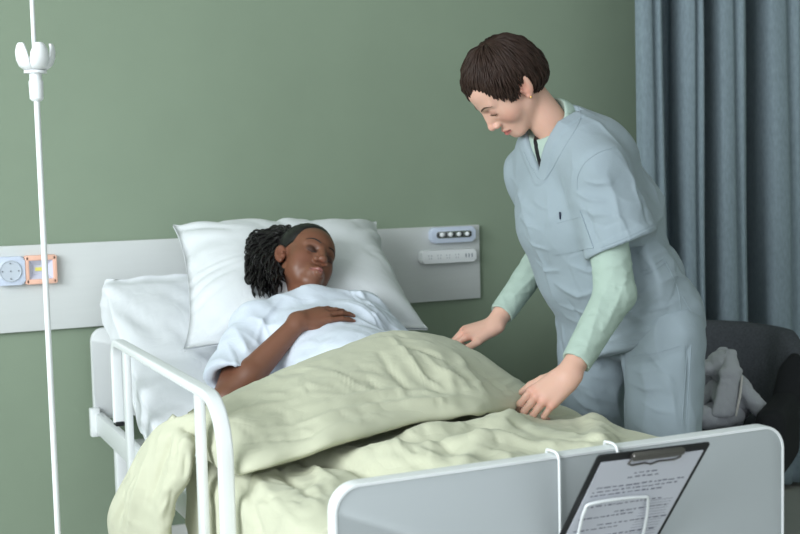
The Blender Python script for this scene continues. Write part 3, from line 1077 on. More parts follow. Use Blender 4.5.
hp2, _, _, _ = hand_prims(wrL, (-.5, -.8, -.05), (.1, -.1, 1), -1, [(.2, .3, .2)]*4, .93, wr=.025)
pr += hp2
# legs under the duvet
for s, kx in ((-1, -.03), (1, .16)):
    hipj = (.055+s*.085, -1.10, .655); kn_ = (kx+s*.03, -1.48, .632); an_ = (kx, -1.84, .622)
    pr += [RC(hipj, kn_, .075, .046, .04), RC(kn_, an_, .044, .034, .02), RC(an_, (kx+s*.06, -1.935, .628), .034, .022, .02)]
base_d = (120, 79, 60)
paint = head_paint(prc, pel, (150, 96, 90), (124, 78, 60), (78, 50, 40), .007, .0075)
paint += [(q, (176, 128, 116), .002) for q in hn]
woman = sdf_obj('person', pr, 0.0027, M_skin_d, None, paint=paint, base=base_d)
tag(woman, 'pregnant woman in a white gown lying in the bed with one hand on her belly', 'person')

# brows and lashes
def snap(prims, P, d, lift):
    """slide points inwards along -d until they meet the skin, then lift them a little"""
    d = nrm(d); out = []
    for q in P:
        q = np.asarray(q, float)+d*.03
        for _ in range(40):
            e = sdf_eval(prims, q[None])[0]
            if e < .0004: break
            q = q-d*max(e*.6, .0002)
        out.append(q+d*lift)
    return out
def on_head(p, pts, rads, name, m, parent, sides=6):
    return strand_mesh(name, [([p(q) for q in pts], rads)], m, parent, sides)
def face_hair(p, R, prims, m, parent, bw=1.0, browz=0.0):
    fw_ = np.asarray(R)[:, 1]
    near = [q for q in prims if (np.abs((q.lo+q.hi)/2-p((0, 0, 0))) < .25).all()]
    for s in (-1, 1):
        d = fw_+s*.5*np.asarray(R)[:, 0]
        B = snap(near, [p(q) for q in ((s*.013, .09, .016+browz), (s*.022, .088, .0205+browz), (s*.034, .083, .0235+browz), (s*.043, .078, .022+browz), (s*.052, .066, .016+browz))], d, .0003)
        strand_mesh('eyebrow', [(B, [.0018*bw, .0026*bw, .0024*bw, .0018*bw, .0006])], m, parent, 6)
        B = snap(near, [p(q) for q in ((s*.018, .09, -.0072), (s*.024, .09, -.0092), (s*.033, .088, -.0100), (s*.042, .084, -.0088), (s*.049, .078, -.0060))], d, .0004)
        strand_mesh('eyelashes', [(B, [.0006, .0012, .0014, .0013, .0005])], m, parent, 6)
face_hair(pp, PR, pr, M_hair_k, woman, .9, .009)

# hair: a scalp cap pulled back, and a high tail of twisted curls
def cap_mesh(p, C, R, tilt, thmax, lift, name, m, parent, npole=26, naz=72, seed=1, groove=0.0, gfreq=26, bump=None):
    """cap over the skull. pole tilted back by tilt; thmax(az) is the hair line; az 0 is the face side"""
    V = []
    ct, st = math.cos(tilt), math.sin(tilt)
    for layer in (0, 1):
        for i in range(npole):
            for j in range(naz):
                az = 2*math.pi*j/naz
                th = thmax(az)*max(i, .02)/(npole-1)
                d = np.array([math.sin(th)*math.sin(az), math.sin(th)*math.cos(az), math.cos(th)])
                d = np.array([d[0], d[1]*ct-d[2]*st, d[1]*st+d[2]*ct])
                e = i/(npole-1)
                up_ = lift*(1-e**6) if layer == 0 else -.006
                if bump and layer == 0: up_ += bump(az, th)*(1-e**8)
                g = groove*math.cos(az*gfreq+3*math.sin(th*3))*(1-e**4) if layer == 0 else 0
                V.append(p(np.asarray(C) + d*(np.asarray(R)+up_+g)))
    V = np.array(V); k = npole*naz
    F1 = grid_faces(npole, naz, 0, True); F2 = grid_faces(npole, naz, k, True)[:, ::-1]
    a = np.arange(naz); b = (a+1) % naz
    e0 = (npole-1)*naz
    rim = np.stack([e0+a, e0+b, k+e0+b, k+e0+a], 1)
    F = np.concatenate([F1, F2, rim[:, ::-1]])
    return link(name, mesh_from(name, V, F[:, ::-1]), m, parent)
def th_pat(az):
    c = math.cos(az)
    # forehead high, temple, above the ear, nape
    a = abs((az+math.pi) % (2*math.pi)-math.pi)
    return np.interp(a, [0, .35, .75, 1.0, 1.25, 1.5, 1.85, 2.4, math.pi], [1.27, 1.30, 1.42, 1.70, 1.86, 1.80, 1.78, 1.8, 1.8])
hair_k = cap_mesh(pp, (0, -.010, .034), (.0755, .0955, .0835), .45, th_pat, .010, 'hair', M_hair_k, woman, groove=.0016, gfreq=30)
random.seed(5)
B0 = pp((.012, -.078, .098))
pull = []
for k in range(420):
    az = random.uniform(-2.6, 2.6); t1 = th_pat(az)*random.uniform(.80, .985)
    ct, st = math.cos(.45), math.sin(.45)
    pts = []; rad = []
    wig = random.uniform(0, 6.3)
    for i in range(9):
        e = i/8; th = t1*(1-e)+.12*e; a = az*(1-.15*e)
        d = np.array([math.sin(th)*math.sin(a), math.sin(th)*math.cos(a), math.cos(th)])
        d = np.array([d[0], d[1]*ct-d[2]*st, d[1]*st+d[2]*ct])
        pts.append(pp(np.array((0, -.010, .034)) + d*(np.array((.0755, .0955, .0835))+.001+.0095*min(1, e*2.2)+.0012*math.sin(wig+e*14))))
        rad.append(.0006 if i == 0 else .0020)
    pull.append((pts, rad))
strand_mesh('hair_strands', pull, M_hair_k, woman, 5)
B0 = pp((.012, -.078, .098))
tail = []
tgt = []
bvp = bvh_of(pl)
def over_pillow(x, y, off):
    d = nrm(_fw*FPX + CR*(x-400) - CU*(y-267))
    h = bvp.ray_cast(Vector(CAM_P), Vector(d))
    q = np.array(h[0]) if h[0] is not None else at(x, y, y=-.30)
    return q-d*off
for k in range(330):
    u = random.random(); v = random.random()
    # ends hang over the pillow behind the ear, some forward onto the shoulder
    ex = 246 + 38*u; ey = 238 + 60*v**.7
    if ex < 253: ey = min(ey, 284)
    E_ = over_pillow(ex, ey, .008+.05*random.random())
    mid = over_pillow(258+20*u, 222+20*random.random(), .02+.05*random.random())
    st_ = B0 + np.array([random.uniform(-.02, .02), random.uniform(-.018, .018), random.uniform(-.02, .02)])
    n_ = 34
    ctrl = catmull(np.array([st_, mid*.55+st_*.45+np.array([0, 0, .006]), mid*.5+E_*.5+np.array([-.008, 0, .004]), E_]), n_)
    ph = random.uniform(0, 6.3); rad = random.uniform(.0030, .0060); fq = random.uniform(4.5, 7.5)
    P_, fr_ = frames(ctrl)
    pts = []
    for i in range(n_):
        t, n1, b1 = fr_[i]; a = ph + fq*2*math.pi*i/n_
        e = min(1, i/4.0)
        pts.append(P_[i] + rad*e*(math.cos(a)*n1+math.sin(a)*b1))
    r0 = random.uniform(.0032, .0050)
    tail.append((pts, [r0*(1-.35*(i/(n_-1))**2) if i < n_-1 else .0012 for i in range(n_)]))
strand_mesh('ponytail', tail, M_hair_k, woman, 6)
# hair tie
tube('hair_tie', [B0+.030*(math.cos(a)*PR[:, 0]+math.sin(a)*nrm(PR[:, 2]+PR[:, 1]*.8)) for a in np.linspace(0, 2*math.pi, 20, endpoint=False)], .006, M_black, woman, closed=True)

# gown
gx = (1, 0, 0)
dR = nrm(elR-shR)
gp = [EC((.052, -.655, .835), (.055, -.78, .775), .076, .090, gx, 2.05, .05),
      EC((.055, -.78, .77), (.06, -1.10, .67), .088, .10, gx, 1.75, .06),
      EL((.075, -.945, .700), (.165, .160, .135), None, .06),
      EL((-.03, -.765, .825), (.070, .065, .045), None, .05), EL((.150, -.755, .835), (.070, .065, .048), None, .05),
      RC((.055, -.635, .865), (-.12, -.668, .835), .058, .060, .04), RC((.055, -.635, .865), (.215, -.648, .842), .058, .058, .04),
      CUT(RC(shR, shR+dR*.30+np.array([-.005, 0, .0]), .064, .080, .03), [(shR+dR*.232, nrm(dR+np.array([0, .0, -.25])))]),
      RC(shL, elL, .060, .062, .03)]
# open the sleeve mouth and the neck
dR = nrm(elR-shR)
gp += [RC(shR+dR*.19+np.array([.005, -.005, .0]), shR+dR*.40+np.array([.0, -.0, .0]), .060, .082, .006, -1),
       RC(pp((0, .010, -.105)), pp((0, -.03, -.03)), .070, .088, .006, -1)]
def gown_post(V, N):
    q = np.stack([V[:, 0]*15+V[:, 1]*8, V[:, 1]*9-V[:, 2]*5, V[:, 2]*10], 1)
    d = .0045*ridged(q, 11)+.003*noise(V*26, 12)+.0045*ridged(np.stack([V[:, 0]*7, V[:, 1]*22+V[:, 0]*10, V[:, 2]*8], 1), 13)*(V[:, 0] > .17)
    for px, w, a in (([(262, 322), (272, 345), (268, 372)], .010, .008), ([(236, 330), (246, 350), (244, 376)], .010, .008),
                     ([(228, 345), (236, 365), (230, 385)], .009, .007), ([(280, 300), (262, 322), (256, 345)], .010, .006),
                     ([(340, 289), (362, 296), (378, 312)], .009, .006),
                     ([(355, 287), (374, 300), (388, 318)], .008, .006), ([(345, 303), (362, 309), (380, 322)], .008, .005),
                     ([(285, 335), (288, 352), (282, 372)], .008, -.006)):
        d += fold(V, N, px, w, a)
    return V+N*d[:, None]
gown = sdf_obj('gown', gp, 0.0045, M_gown, woman, post=gown_post)
# ------------------------------------------------------------------ the nurse bending over the bed
NR = np.array([[0.1400, -0.5600, -0.8165], [0.9700, 0.2420, 0.0000], [0.1976, -0.7920, 0.5775]])
U_, _s, Vt_ = np.linalg.svd(NR); NR = U_@Vt_
NT = np.array([0.3940, -1.2075, 1.4715])
np_, nrc, nel = xf(NR, NT, 1.02)
ns = nrm([.28, -.96, 0]); nf = nrm([-.96, -.28, 0])       # towards her left shoulder / forwards
Nk = np.array([.535, -1.225, 1.365])
sL = np.array([.545, -1.395, 1.255]); eL = np.array([.556, -1.445, .945]); wL = np.array(at(568, 376, y=-1.50))
sR = np.array([.545, -1.065, 1.250]); eR = np.array(at(550, 246, y=-.97)); wR = np.array(at(493, 326, y=-1.03))
hip = np.array([.735, -1.25, .88])
nb = [EC(Nk+[0.03, 0, -.09], (.60, -1.24, 1.10), .058, .080, ns, 1.7, .03),
      EC((.60, -1.24, 1.10), hip, .085, .105, ns, 1.5, .05),
      RC(Nk+[0.01, 0, -.055], sL, .046, .044, .03), RC(Nk+[0.01, 0, -.055], sR, .046, .044, .03)]
legs = []
for j, (dx, dy) in enumerate(((.020, -.120), (-.030, .115))):
    h_ = hip+np.array([dx, dy, -.02]); k_ = np.array([.725+dx*.9, -1.25+dy*1.1, .46]); a_ = np.array([.745+dx*.5, -1.25+dy*1.0, .085])
    legs.append((h_, k_, a_))
    nb += [RC(h_, k_, .085, .058, .04), RC(k_, a_, .056, .036, .02), RC(a_+[0, 0, -.03], a_+np.array([-.14, -.02, -.055]), .034, .026, .02)]
# neck and head
nb += [RC(np_((0, -.018, -.045)), Nk+np.array([.010, 0, -.03]), .046, .050, .02)]
nb += [nel((0, -.012, .028), (.072, .088, .076), .02)] + head_base(nrc, nel, jaw=.97)[1:]
nb += head_prims(nrc, nel, nosew=.92, lip=.80, ear=1.08)
# arms
nb += [RC(sL, eL, .045, .038, .02), RC(eL, eL+(wL-eL)*.35, .037, .037, .012), RC(eL+(wL-eL)*.35, wL, .037, .0255, .012),
       RC(sR, eR, .045, .038, .02), RC(eR, eR+(wR-eR)*.35, .037, .036, .012), RC(eR+(wR-eR)*.35, wR, .036, .0240, .012)]
lf = nrm(-.69*CR-.57*CU+.12*-_fw); lnn = -_fw*.82+.50*(-.58*CR+.69*CU)
lh, lk, lt, ln = hand_prims(wL, lf, lnn, +1 if np.cross(lf, lnn)@CU > 0 else -1,
    [(.45, .80, .40), (.52, .85, .45), (.58, .90, .5), (.64, .90, .5)], 1.0, spread=.005,
    thumb=(-.55*CR-.25*CU+.75*_fw, -.80*CR-.45*CU+.35*_fw, -.75*CR-.60*CU+.15*_fw), wr=.026)
nb += lh
rf = nrm(-.94*CR-.24*CU+.10*-_fw); rnn = CU*.86-_fw*.42-.2*CR
rh, rk, rt, rn = hand_prims(wR, rf, rnn, +1 if np.cross(rf, rnn)@_fw < 0 else -1,
    [(.30, .85, .55), (.50, .95, .6), (.66, 1.0, .6), (.78, 1.05, .6)], .96, spread=.04,
    thumb=(-.70*CR-.50*CU-.55*_fw, -.85*CR-.50*CU-.10*_fw, -.90*CR-.42*CU+.10*_fw), wr=.025)
nb += rh
base_l = (214, 171, 152)
npaint = head_paint(nrc, nel, (186, 112, 104), (216, 158, 140), (186, 140, 124))
for q in lt[:4]+rt[:4]: npaint.append((RC(q, q, .012, .012), (214, 148, 132), .012))
for q in lk+rk: npaint.append((RC(q, q, .011, .011), (214, 154, 136), .012))
npaint += [(q, (222, 176, 164), .002) for q in ln+rn]
nurse = sdf_obj('person', nb, 0.0027, M_skin_l, None, paint=npaint, base=base_l)
tag(nurse, 'short-haired nurse in blue-grey scrubs bending over the bed and holding the duvet', 'person')
face_hair(np_, NR, nb, M_brow, nurse, .85, .001)

# hair: a close cap with overlapping locks swept forward
def th_nur(az):
    az = (az+math.pi) % (2*math.pi)-math.pi            # <0 is her left side
    return np.interp(az, [-math.pi, -2.5, -2.05, -1.80, -1.60, -1.42, -1.25, -1.0, -.72, -.45, -.2, 0, .4, .9, 1.2, 1.42, 1.6, 1.8, 2.05, 2.5, math.pi],
                     [2.66, 2.62, 2.40, 1.80, 1.74, 2.14, 2.12, 1.74, 1.44, 1.36, 1.52, 1.66, 1.70, 1.78, 2.1, 2.14, 1.74, 1.78, 2.40, 2.62, 2.66])
HC, HRr, HT = (0, -.012, .020), np.array([.0775, .0900, .0850]), .35
def nape(az, th):
    return .012*math.exp(-((th-2.05)/.45)**2)*max(0.0, -math.cos(az))
cap_mesh(np_, HC, HRr, HT, th_nur, .012, 'hair', M_hair_b, nurse, npole=30, naz=96, groove=.0018, gfreq=34, bump=nape)
random.seed(11)
locks = []
ct, st = math.cos(HT), math.sin(HT)
def hpt(az, th, lift):
    d = np.array([math.sin(th)*math.sin(az), math.sin(th)*math.cos(az), math.cos(th)])
    d = np.array([d[0], d[1]*ct-d[2]*st, d[1]*st+d[2]*ct])
    return np_(np.asarray(HC)+d*(HRr+lift))
for k in range(1700):
    az = random.uniform(-math.pi, math.pi)
    tm = th_nur(az)
    t0 = random.uniform(0.05, .80)**.8*tm
    ln_ = random.uniform(.45, .75)
    t1 = min(t0+ln_, tm+random.uniform(-.02, .06)+.10*math.exp(-((az-.25)/.5)**2))
    front = math.exp(-(az/1.0)**2)
    drift = random.uniform(-.10, .10) + .45*front*(t1-t0)
    l0 = .010+random.uniform(0, .004); pk = .004+.005*random.random()+.006*front
    pts = []; rad = []
    w = random.uniform(.0013, .0028)
    for i in range(7):
        e = i/6
        th = t0+(t1-t0)*e
        edge = 1-sstep(.75, 1.05, np.array(th/tm))
        lf = (l0*(.35+.65*edge) + pk*math.sin(math.pi*min(1, e*1.1))*.6)
        pts.append(hpt(az+drift*e, th, float(lf)+nape(az+drift*e, th)*(.3+.7*float(edge))))
        rad.append(w*(.35+.65*math.sin(math.pi*min(.95, .15+e*.80))) if i < 6 else .0007)
    locks.append((pts, rad))
strand_mesh('hair_locks', locks, M_hair_b, nurse, 5)

# earring, necklace
for s in (-1,):
    c = np_((s*.0835, -.004, -.0385))
    lathe('earring', [(.0005, -.003), (.0028, -.002), (.0032, 0), (.0028, .002), (.0005, .003)], c, M_gold, nurse, seg=12)

# mint long-sleeved shirt under the scrubs
cuL = eL+(wL-eL)*.79; cuR = eR+(wR-eR)*.82
dL = nrm(wL-eL); dRr = nrm(wR-eR)
def arm_shell(s, e, cu, d, r1, r2, r3):
    return [RC(s, e, r1, r2, .02), RC(e, cu+d*.03, r2, r3, .015)]
mp = [EC(Nk+[.015, 0, -.055], (.60, -1.24, 1.10), .080, .100, ns, 1.7, .05),
      RC(Nk+[0.008, 0, -.040], sL, .052, .050, .03), RC(Nk+[0.008, 0, -.040], sR, .052, .048, .03),
      RC(Nk+[0.01, 0, -.045], Nk+np.array([-.010, -.0, .010]), .075, .064, .02)]
neck_ax = nrm(np_((0, -.034, -.045))-(Nk+np.array([.012, 0, -.01])))
neckcut = nrm(neck_ax*.75+np.array([-.45, -.12, .1]))
mp += [RC(Nk+neck_ax*.040+nf*.034, Nk+neck_ax*.14+nf*.05, .066, .085, .005, -1)]
mp += arm_shell(sL, eL, cuL, dL, .050, .049, .035) + arm_shell(sR, eR, cuR, dRr, .050, .046, .033)
def cuff_cut(c, d):
    # only bites near the wrist
    c = np.asarray(c); 
    return RC(c+d*.0505, c+d*.10, .050, .060, .003, -1)
mp += [cuff_cut(cuL, dL), cuff_cut(cuR, dRr)]
def mint_post(V, N):
    d = .0012*ridged(V*np.array([38, 38, 60]), 21)+.0008*noise(V*40, 22)
    for px, w, a in (([(612, 275), (600, 300), (592, 330), (585, 352)], .008, .004), ([(628, 270), (618, 300), (604, 330)], .008, .004),
                     ([(604, 268), (622, 262), (634, 264)], .006, .004), ([(606, 282), (620, 288), (630, 284)], .006, -.004),
                     ([(545, 262), (530, 280), (512, 298)], .007, .004), ([(534, 268), (548, 282)], .007, -.003)):
        d += fold(V, N, px, w, a)
    return V+N*d[:, None]
sdf_obj('undershirt', mp, 0.0036, M_mint, nurse, post=mint_post)

# flat black strip laid on the undershirt just inside the neckline
und = [o for o in COL.objects if o.name.startswith('undershirt')][0]
bvu = bvh_of(und)
Pl, Nl = lay(bvu, [(536, 138), (537, 146), (538.5, 154), (540.5, 162), (543, 169)], 24, .003)
if len(Pl) > 4:
    tube('neckline_strip', Pl, 1.0, M_black, nurse, sect=[(a*.010, b*.003) for a, b in rrect(.5, .5, .15, 2)], up=-_fw)
# trousers
tp_ = [EC(hip+[0, 0, .09], hip+[0, 0, -.03], .112, .118, ns, 1.42, .05)]
for h_, k_, a_ in legs:
    tp_ += [RC(h_+[0, 0, -.04], k_, .108, .092, .012), RC(k_, a_+[0, 0, -.01], .092, .085, .012)]
    tp_ += [RC(a_+[0, 0, -.075], a_+[0, 0, -.12], .07, .08, .004, -1)]
def trouser_post(V, N):
    q = np.stack([V[:, 0]*16+V[:, 2]*4, V[:, 1]*16, V[:, 2]*9-V[:, 1]*4], 1)
    d = .004*ridged(q, 31)+.003*noise(V*24, 32)
    for px, w, a in (([(624, 366), (640, 372), (660, 370)], .005, .004), ([(626, 380), (644, 388), (662, 388)], .005, .004), ([(568, 372), (584, 386), (604, 392)], .005, .005),
                     ([(572, 392), (588, 406), (612, 410)], .005, .005), ([(580, 410), (596, 420), (616, 426)], .005, .005), ([(640, 400), (656, 410), (672, 412)], .005, .004), ([(650, 356), (664, 372), (674, 384)], .005, .004),
                     ([(622, 352), (618, 380), (622, 410), (620, 430)], .012, -.016), ([(575, 362), (592, 376), (612, 380)], .010, .006),
                     ([(572, 380), (592, 396), (614, 402)], .010, .007), ([(578, 400), (598, 412), (616, 418)], .010, .007),
                     ([(584, 350), (600, 366), (618, 366)], .010, .006), ([(640, 362), (648, 390), (644, 425)], .012, .006),
                     ([(690, 300), (688, 350), (686, 430)], .004, -.005), ([(660, 372), (672, 395), (676, 425)], .010, .005),
                     ([(628, 366), (650, 362), (680, 352)], .008, -.004)):
        d += fold(V, N, px, w, a)
    return V+N*d[:, None]
sdf_obj('trousers', tp_, 0.0045, M_scrub, nurse, post=trouser_post)
for h_, k_, a_ in legs:
    sp = [RC(a_+[.03, 0, -.045], a_+np.array([-.12, -.02, -.050]), .042, .040, .02), EL(a_+np.array([-.13, -.022, -.048]), (.06, .048, .034), None, .02), PL(a_+[0, 0, -.083], (0, 0, -1), .004)]
    sdf_obj('shoe', sp, .005, M_plastic, nurse)

# scrub top
T1 = Nk+np.array([.02, 0, -.045]); T2 = np.array([.595, -1.24, 1.12]); T3 = np.array([.66, -1.245, .98]); T4 = np.array([.735, -1.25, .865]); T5 = np.array([.745, -1.25, .785])
def seam(p1, p2, y, flip=1):
    """plane through two picture points at depth y and the line of sight: a hem seen edge-on"""
    a = at(*p1, y=y); b = at(*p2, y=y)
    n = nrm(np.cross(b-a, (a+b)/2-CAM_P))
    if n[2]*flip > 0: n = -n
    return (a+b)/2, n
hp0, hn0 = seam((611, 351), (684, 331), -1.36)
sl0, sln = seam((597, 254.5), (661, 227), -1.45)
hemL = np.array([.590, -1.45, 1.02])
dsl = nrm(hemL-sL)
wide = nrm(np.cross(dsl, [-.42, -.9, 0]))
sp = [EC(T1, T2, .088, .122, ns, 1.58, .05),
      EC(T2, T3, .124, .132, ns, 1.46, .05),
      CUT(EC(T3, T4, .132, .146, ns, 1.40, .05), [(hp0, hn0)]),
      CUT(EC(T4, T5, .146, .152, ns, 1.37, .03), [(hp0, hn0)]),
      RC(Nk+[.012, 0, -.030], sL, .066, .066, .05), RC(Nk+[.012, 0, -.030], sR, .066, .062, .05)]
# her left sleeve: short, wide, cut square at the hem; her right one behind
sp += [CUT(EC(sL+[.005, .020, -.005], hemL, .064, .084, wide, 1.18, .03), [(sl0, sln)])]
hemR = sR+(eR-sR)*.50
sp += [EC(sR, hemR, .058, .060, wide, 1.05, .035)]
sp += [EL(at(597, 160, y=-1.24), (.090, .13, .10), None, .07), EL(at(624, 212, y=-1.22), (.090, .13, .11), None, .08)]
# sleeve mouth, skirt mouth, neck opening
sp += [EC(hemL-dsl*.06, hemL+dsl*.10, .060, .080, wide, 1.2, .003, -1)] if False else []
inL = hemL-dsl*.035
sp += [CUT(EC(inL, hemL+dsl*.12, .062, .082, wide, 1.18, .003, 1), [(inL, -dsl)])]
sp[-1].op = -1
A0 = ray_sdf([q for q in sp if q.op > 0], 539, 173)
Lk = Nk+ns*(-.070)+neck_ax*.03; Rk = Nk+ns*.072+neck_ax*.03
def wedge_plane(B_, other):
    n = nrm(np.cross(B_-A0, nf))
    if (other-A0)@n > 0: n = -n
    return (A0, n)
wd = CUT(EL((A0+Nk)/2+nf*.10, (.22, .22, .22)), [wedge_plane(Lk, Rk), wedge_plane(Rk, Lk), (Nk-nf*.010, -nf)])
wd.op = -1; wd.k = .004
sp += [wd, RC(Nk+neck_ax*.030+nf*.012, Nk+neck_ax*.14, .066, .085, .006, -1)]
def scrub_post(V, N):
    q = np.stack([V[:, 0]*13+V[:, 2]*9, V[:, 1]*13+V[:, 2]*6, V[:, 2]*6], 1)
    d = .0028*ridged(q, 41)+.0018*noise(V*22, 42)
    # neckband: stitched strip along the V
    dl = np.full(len(V), 9.0)
    for B_ in (Lk, Rk):
        Va = A0; ab = B_-Va; ab = ab-nf*(ab@nf)
        Q = V-Va; Q = Q-(Q@nf)[:, None]*nf
        h = np.clip((Q@ab)/(ab@ab), 0, 1.3)
        dl = np.minimum(dl, np.linalg.norm(Q-h[:, None]*ab, axis=1))
    front = (N@nf) > .0
    d += np.where(front, .003*sstep(.034, .030, dl), 0)
    # chest pocket, her left side
    P0 = pock[0]
    if P0 is not None:
        c, ex, ey, hx, hy = P0
        a = (V-c)@ex; b = (V-c)@ey; n_ = np.abs((V-c)@np.cross(ex, ey))
        ins = sstep(hx+.002, hx-.002, np.abs(a))*sstep(hy+.002, hy-.002, np.abs(b))*(n_ < .06)
        band = sstep(hy-.020, hy-.017, b)
        d += ins*(.0035+.002*band)
    for px, w, a in FOLDS:
        d += fold(V, N, px, w, a)
    # hems
    hb = -((V-hp0)@hn0)
    d += .0022*sstep(.034, .031, hb)*(V[:, 2] < .95)
    sb = -((V-sl0)@sln)
    d += .0020*sstep(.024, .021, sb)*(np.linalg.norm(V-hemL, axis=1) < .16)
    return V+N*d[:, None]
FOLDS = [
    ([(534, 200), (541, 206), (549, 209)], .005, .004), ([(572, 150), (574, 168), (572, 186)], .006, .004), ([(560, 178), (566, 196), (570, 206)], .006, .004),
    ([(520, 214), (530, 224), (541, 230)], .005, .005), ([(526, 236), (538, 246), (550, 250)], .005, .005), ([(536, 262), (548, 270), (560, 270)], .005, .005),
    ([(585, 180), (598, 184), (612, 182)], .005, .005), ([(590, 222), (604, 226), (618, 222)], .005, -.004), ([(612, 212), (622, 222), (630, 238)], .005, .004),
    ([(560, 306), (584, 312), (612, 306)], .005, .005), ([(600, 316), (630, 312), (662, 296)], .005, .005), ([(570, 336), (596, 342), (616, 340)], .005, .004),
    ([(652, 256), (666, 250), (682, 254)], .005, .006), ([(646, 264), (662, 258), (684, 258)], .005, -.005), ([(660, 282), (676, 276), (692, 280)], .006, .005),
    ([(640, 312), (664, 306), (690, 292)], .005, .005), ([(646, 168), (654, 186), (660, 202)], .006, .005),
    ([(577, 192), (590, 199), (604, 202)], .007, .008), ([(579, 206), (594, 215), (610, 214)], .007, .007),
    ([(584, 204), (592, 228), (600, 246)], .008, -.006), ([(606, 172), (616, 200), (622, 234)], .010, .006),
    ([(628, 160), (640, 195), (648, 224)], .008, -.006), ([(618, 152), (632, 182), (641, 208)], .008, .006),
    ([(520, 196), (530, 226), (544, 262), (556, 300)], .009, .008), ([(512, 178), (522, 200), (532, 214)], .008, .006),
    ([(548, 190), (551, 220), (550, 262)], .010, .005), ([(572, 264), (590, 272), (604, 268)], .007, .006),
    ([(556, 284), (578, 296), (600, 290)], .008, .007), ([(566, 318), (600, 328), (640, 318), (680, 300)], .008, .006),
    ([(606, 300), (640, 294), (672, 274)], .008, .007), ([(640, 252), (664, 242), (684, 246)], .010, .009),
    ([(644, 274), (668, 262), (688, 262)], .008, -.006), ([(650, 232), (662, 216), (666, 196)], .009, .008),
    ([(630, 332), (660, 326), (692, 312)], .007, .005), ([(576, 112), (600, 126), (622, 146)], .009, .005),
    ([(560, 328), (564, 344)], .007, .006), ([(640, 270), (626, 288), (612, 302)], .007, -.005), ([(568, 300), (582, 320), (600, 340)], .007, -.005)]
pock = [None]
top = sdf_obj('scrub_top', sp, 0.0042, M_scrub, nurse, post=scrub_post)

bv = bvh_of(top)
# sewn details: breast pocket with a pen, sleeve and hem seams, side pocket
pk = patch('breast_pocket', bv, ((557.5, 217), (580.5, 210.5), (594, 248), (555.5, 255)), M_scrub, top, th=.0024)
if pk:
    stitch('stitching', bv, [(557.3, 223), (569, 220), (581.8, 216.5)], M_scrub, pk, lift=.0026)
P_, N_ = lay(bv, [(561, 219), (560.5, 212)], 6, .004)
if len(P_) > 3: tube('pen_clip', P_, .0022, mat('navy_pen', (30, 38, 62), .35), top, seg=8)
for q in ([(612, 148), (598, 153), (585, 163), (578, 176), (577, 190)], [(600, 250.5), (630, 239), (660, 223.5)], [(601, 247.5), (630, 236), (659, 221)],
          [(620, 345.5), (648, 341), (680, 328.5)], [(618, 342), (648, 337.5), (679, 325)], [(577, 104), (580, 120), (564, 148), (544, 180), (532, 168), (524, 152)],
          [(641, 272), (652, 266.5), (664, 259)], [(643, 276), (655, 270), (667, 262)], [(664, 259), (678, 290), (681, 320)], [(682, 296), (690, 310), (699, 322)]):
    stitch('seam', bv, q, M_scrub, top, r=.0010)
tro = [o for o in COL.objects if o.name.startswith('trousers')][0]
bt_ = bvh_of(tro)
for q in ([(687, 345), (685, 380), (682, 425)], [(691, 345), (689, 380), (686, 425)], [(632, 356), (655, 353), (680, 346)]):
    stitch('seam', bt_, q, M_scrub, tro, r=.0010)
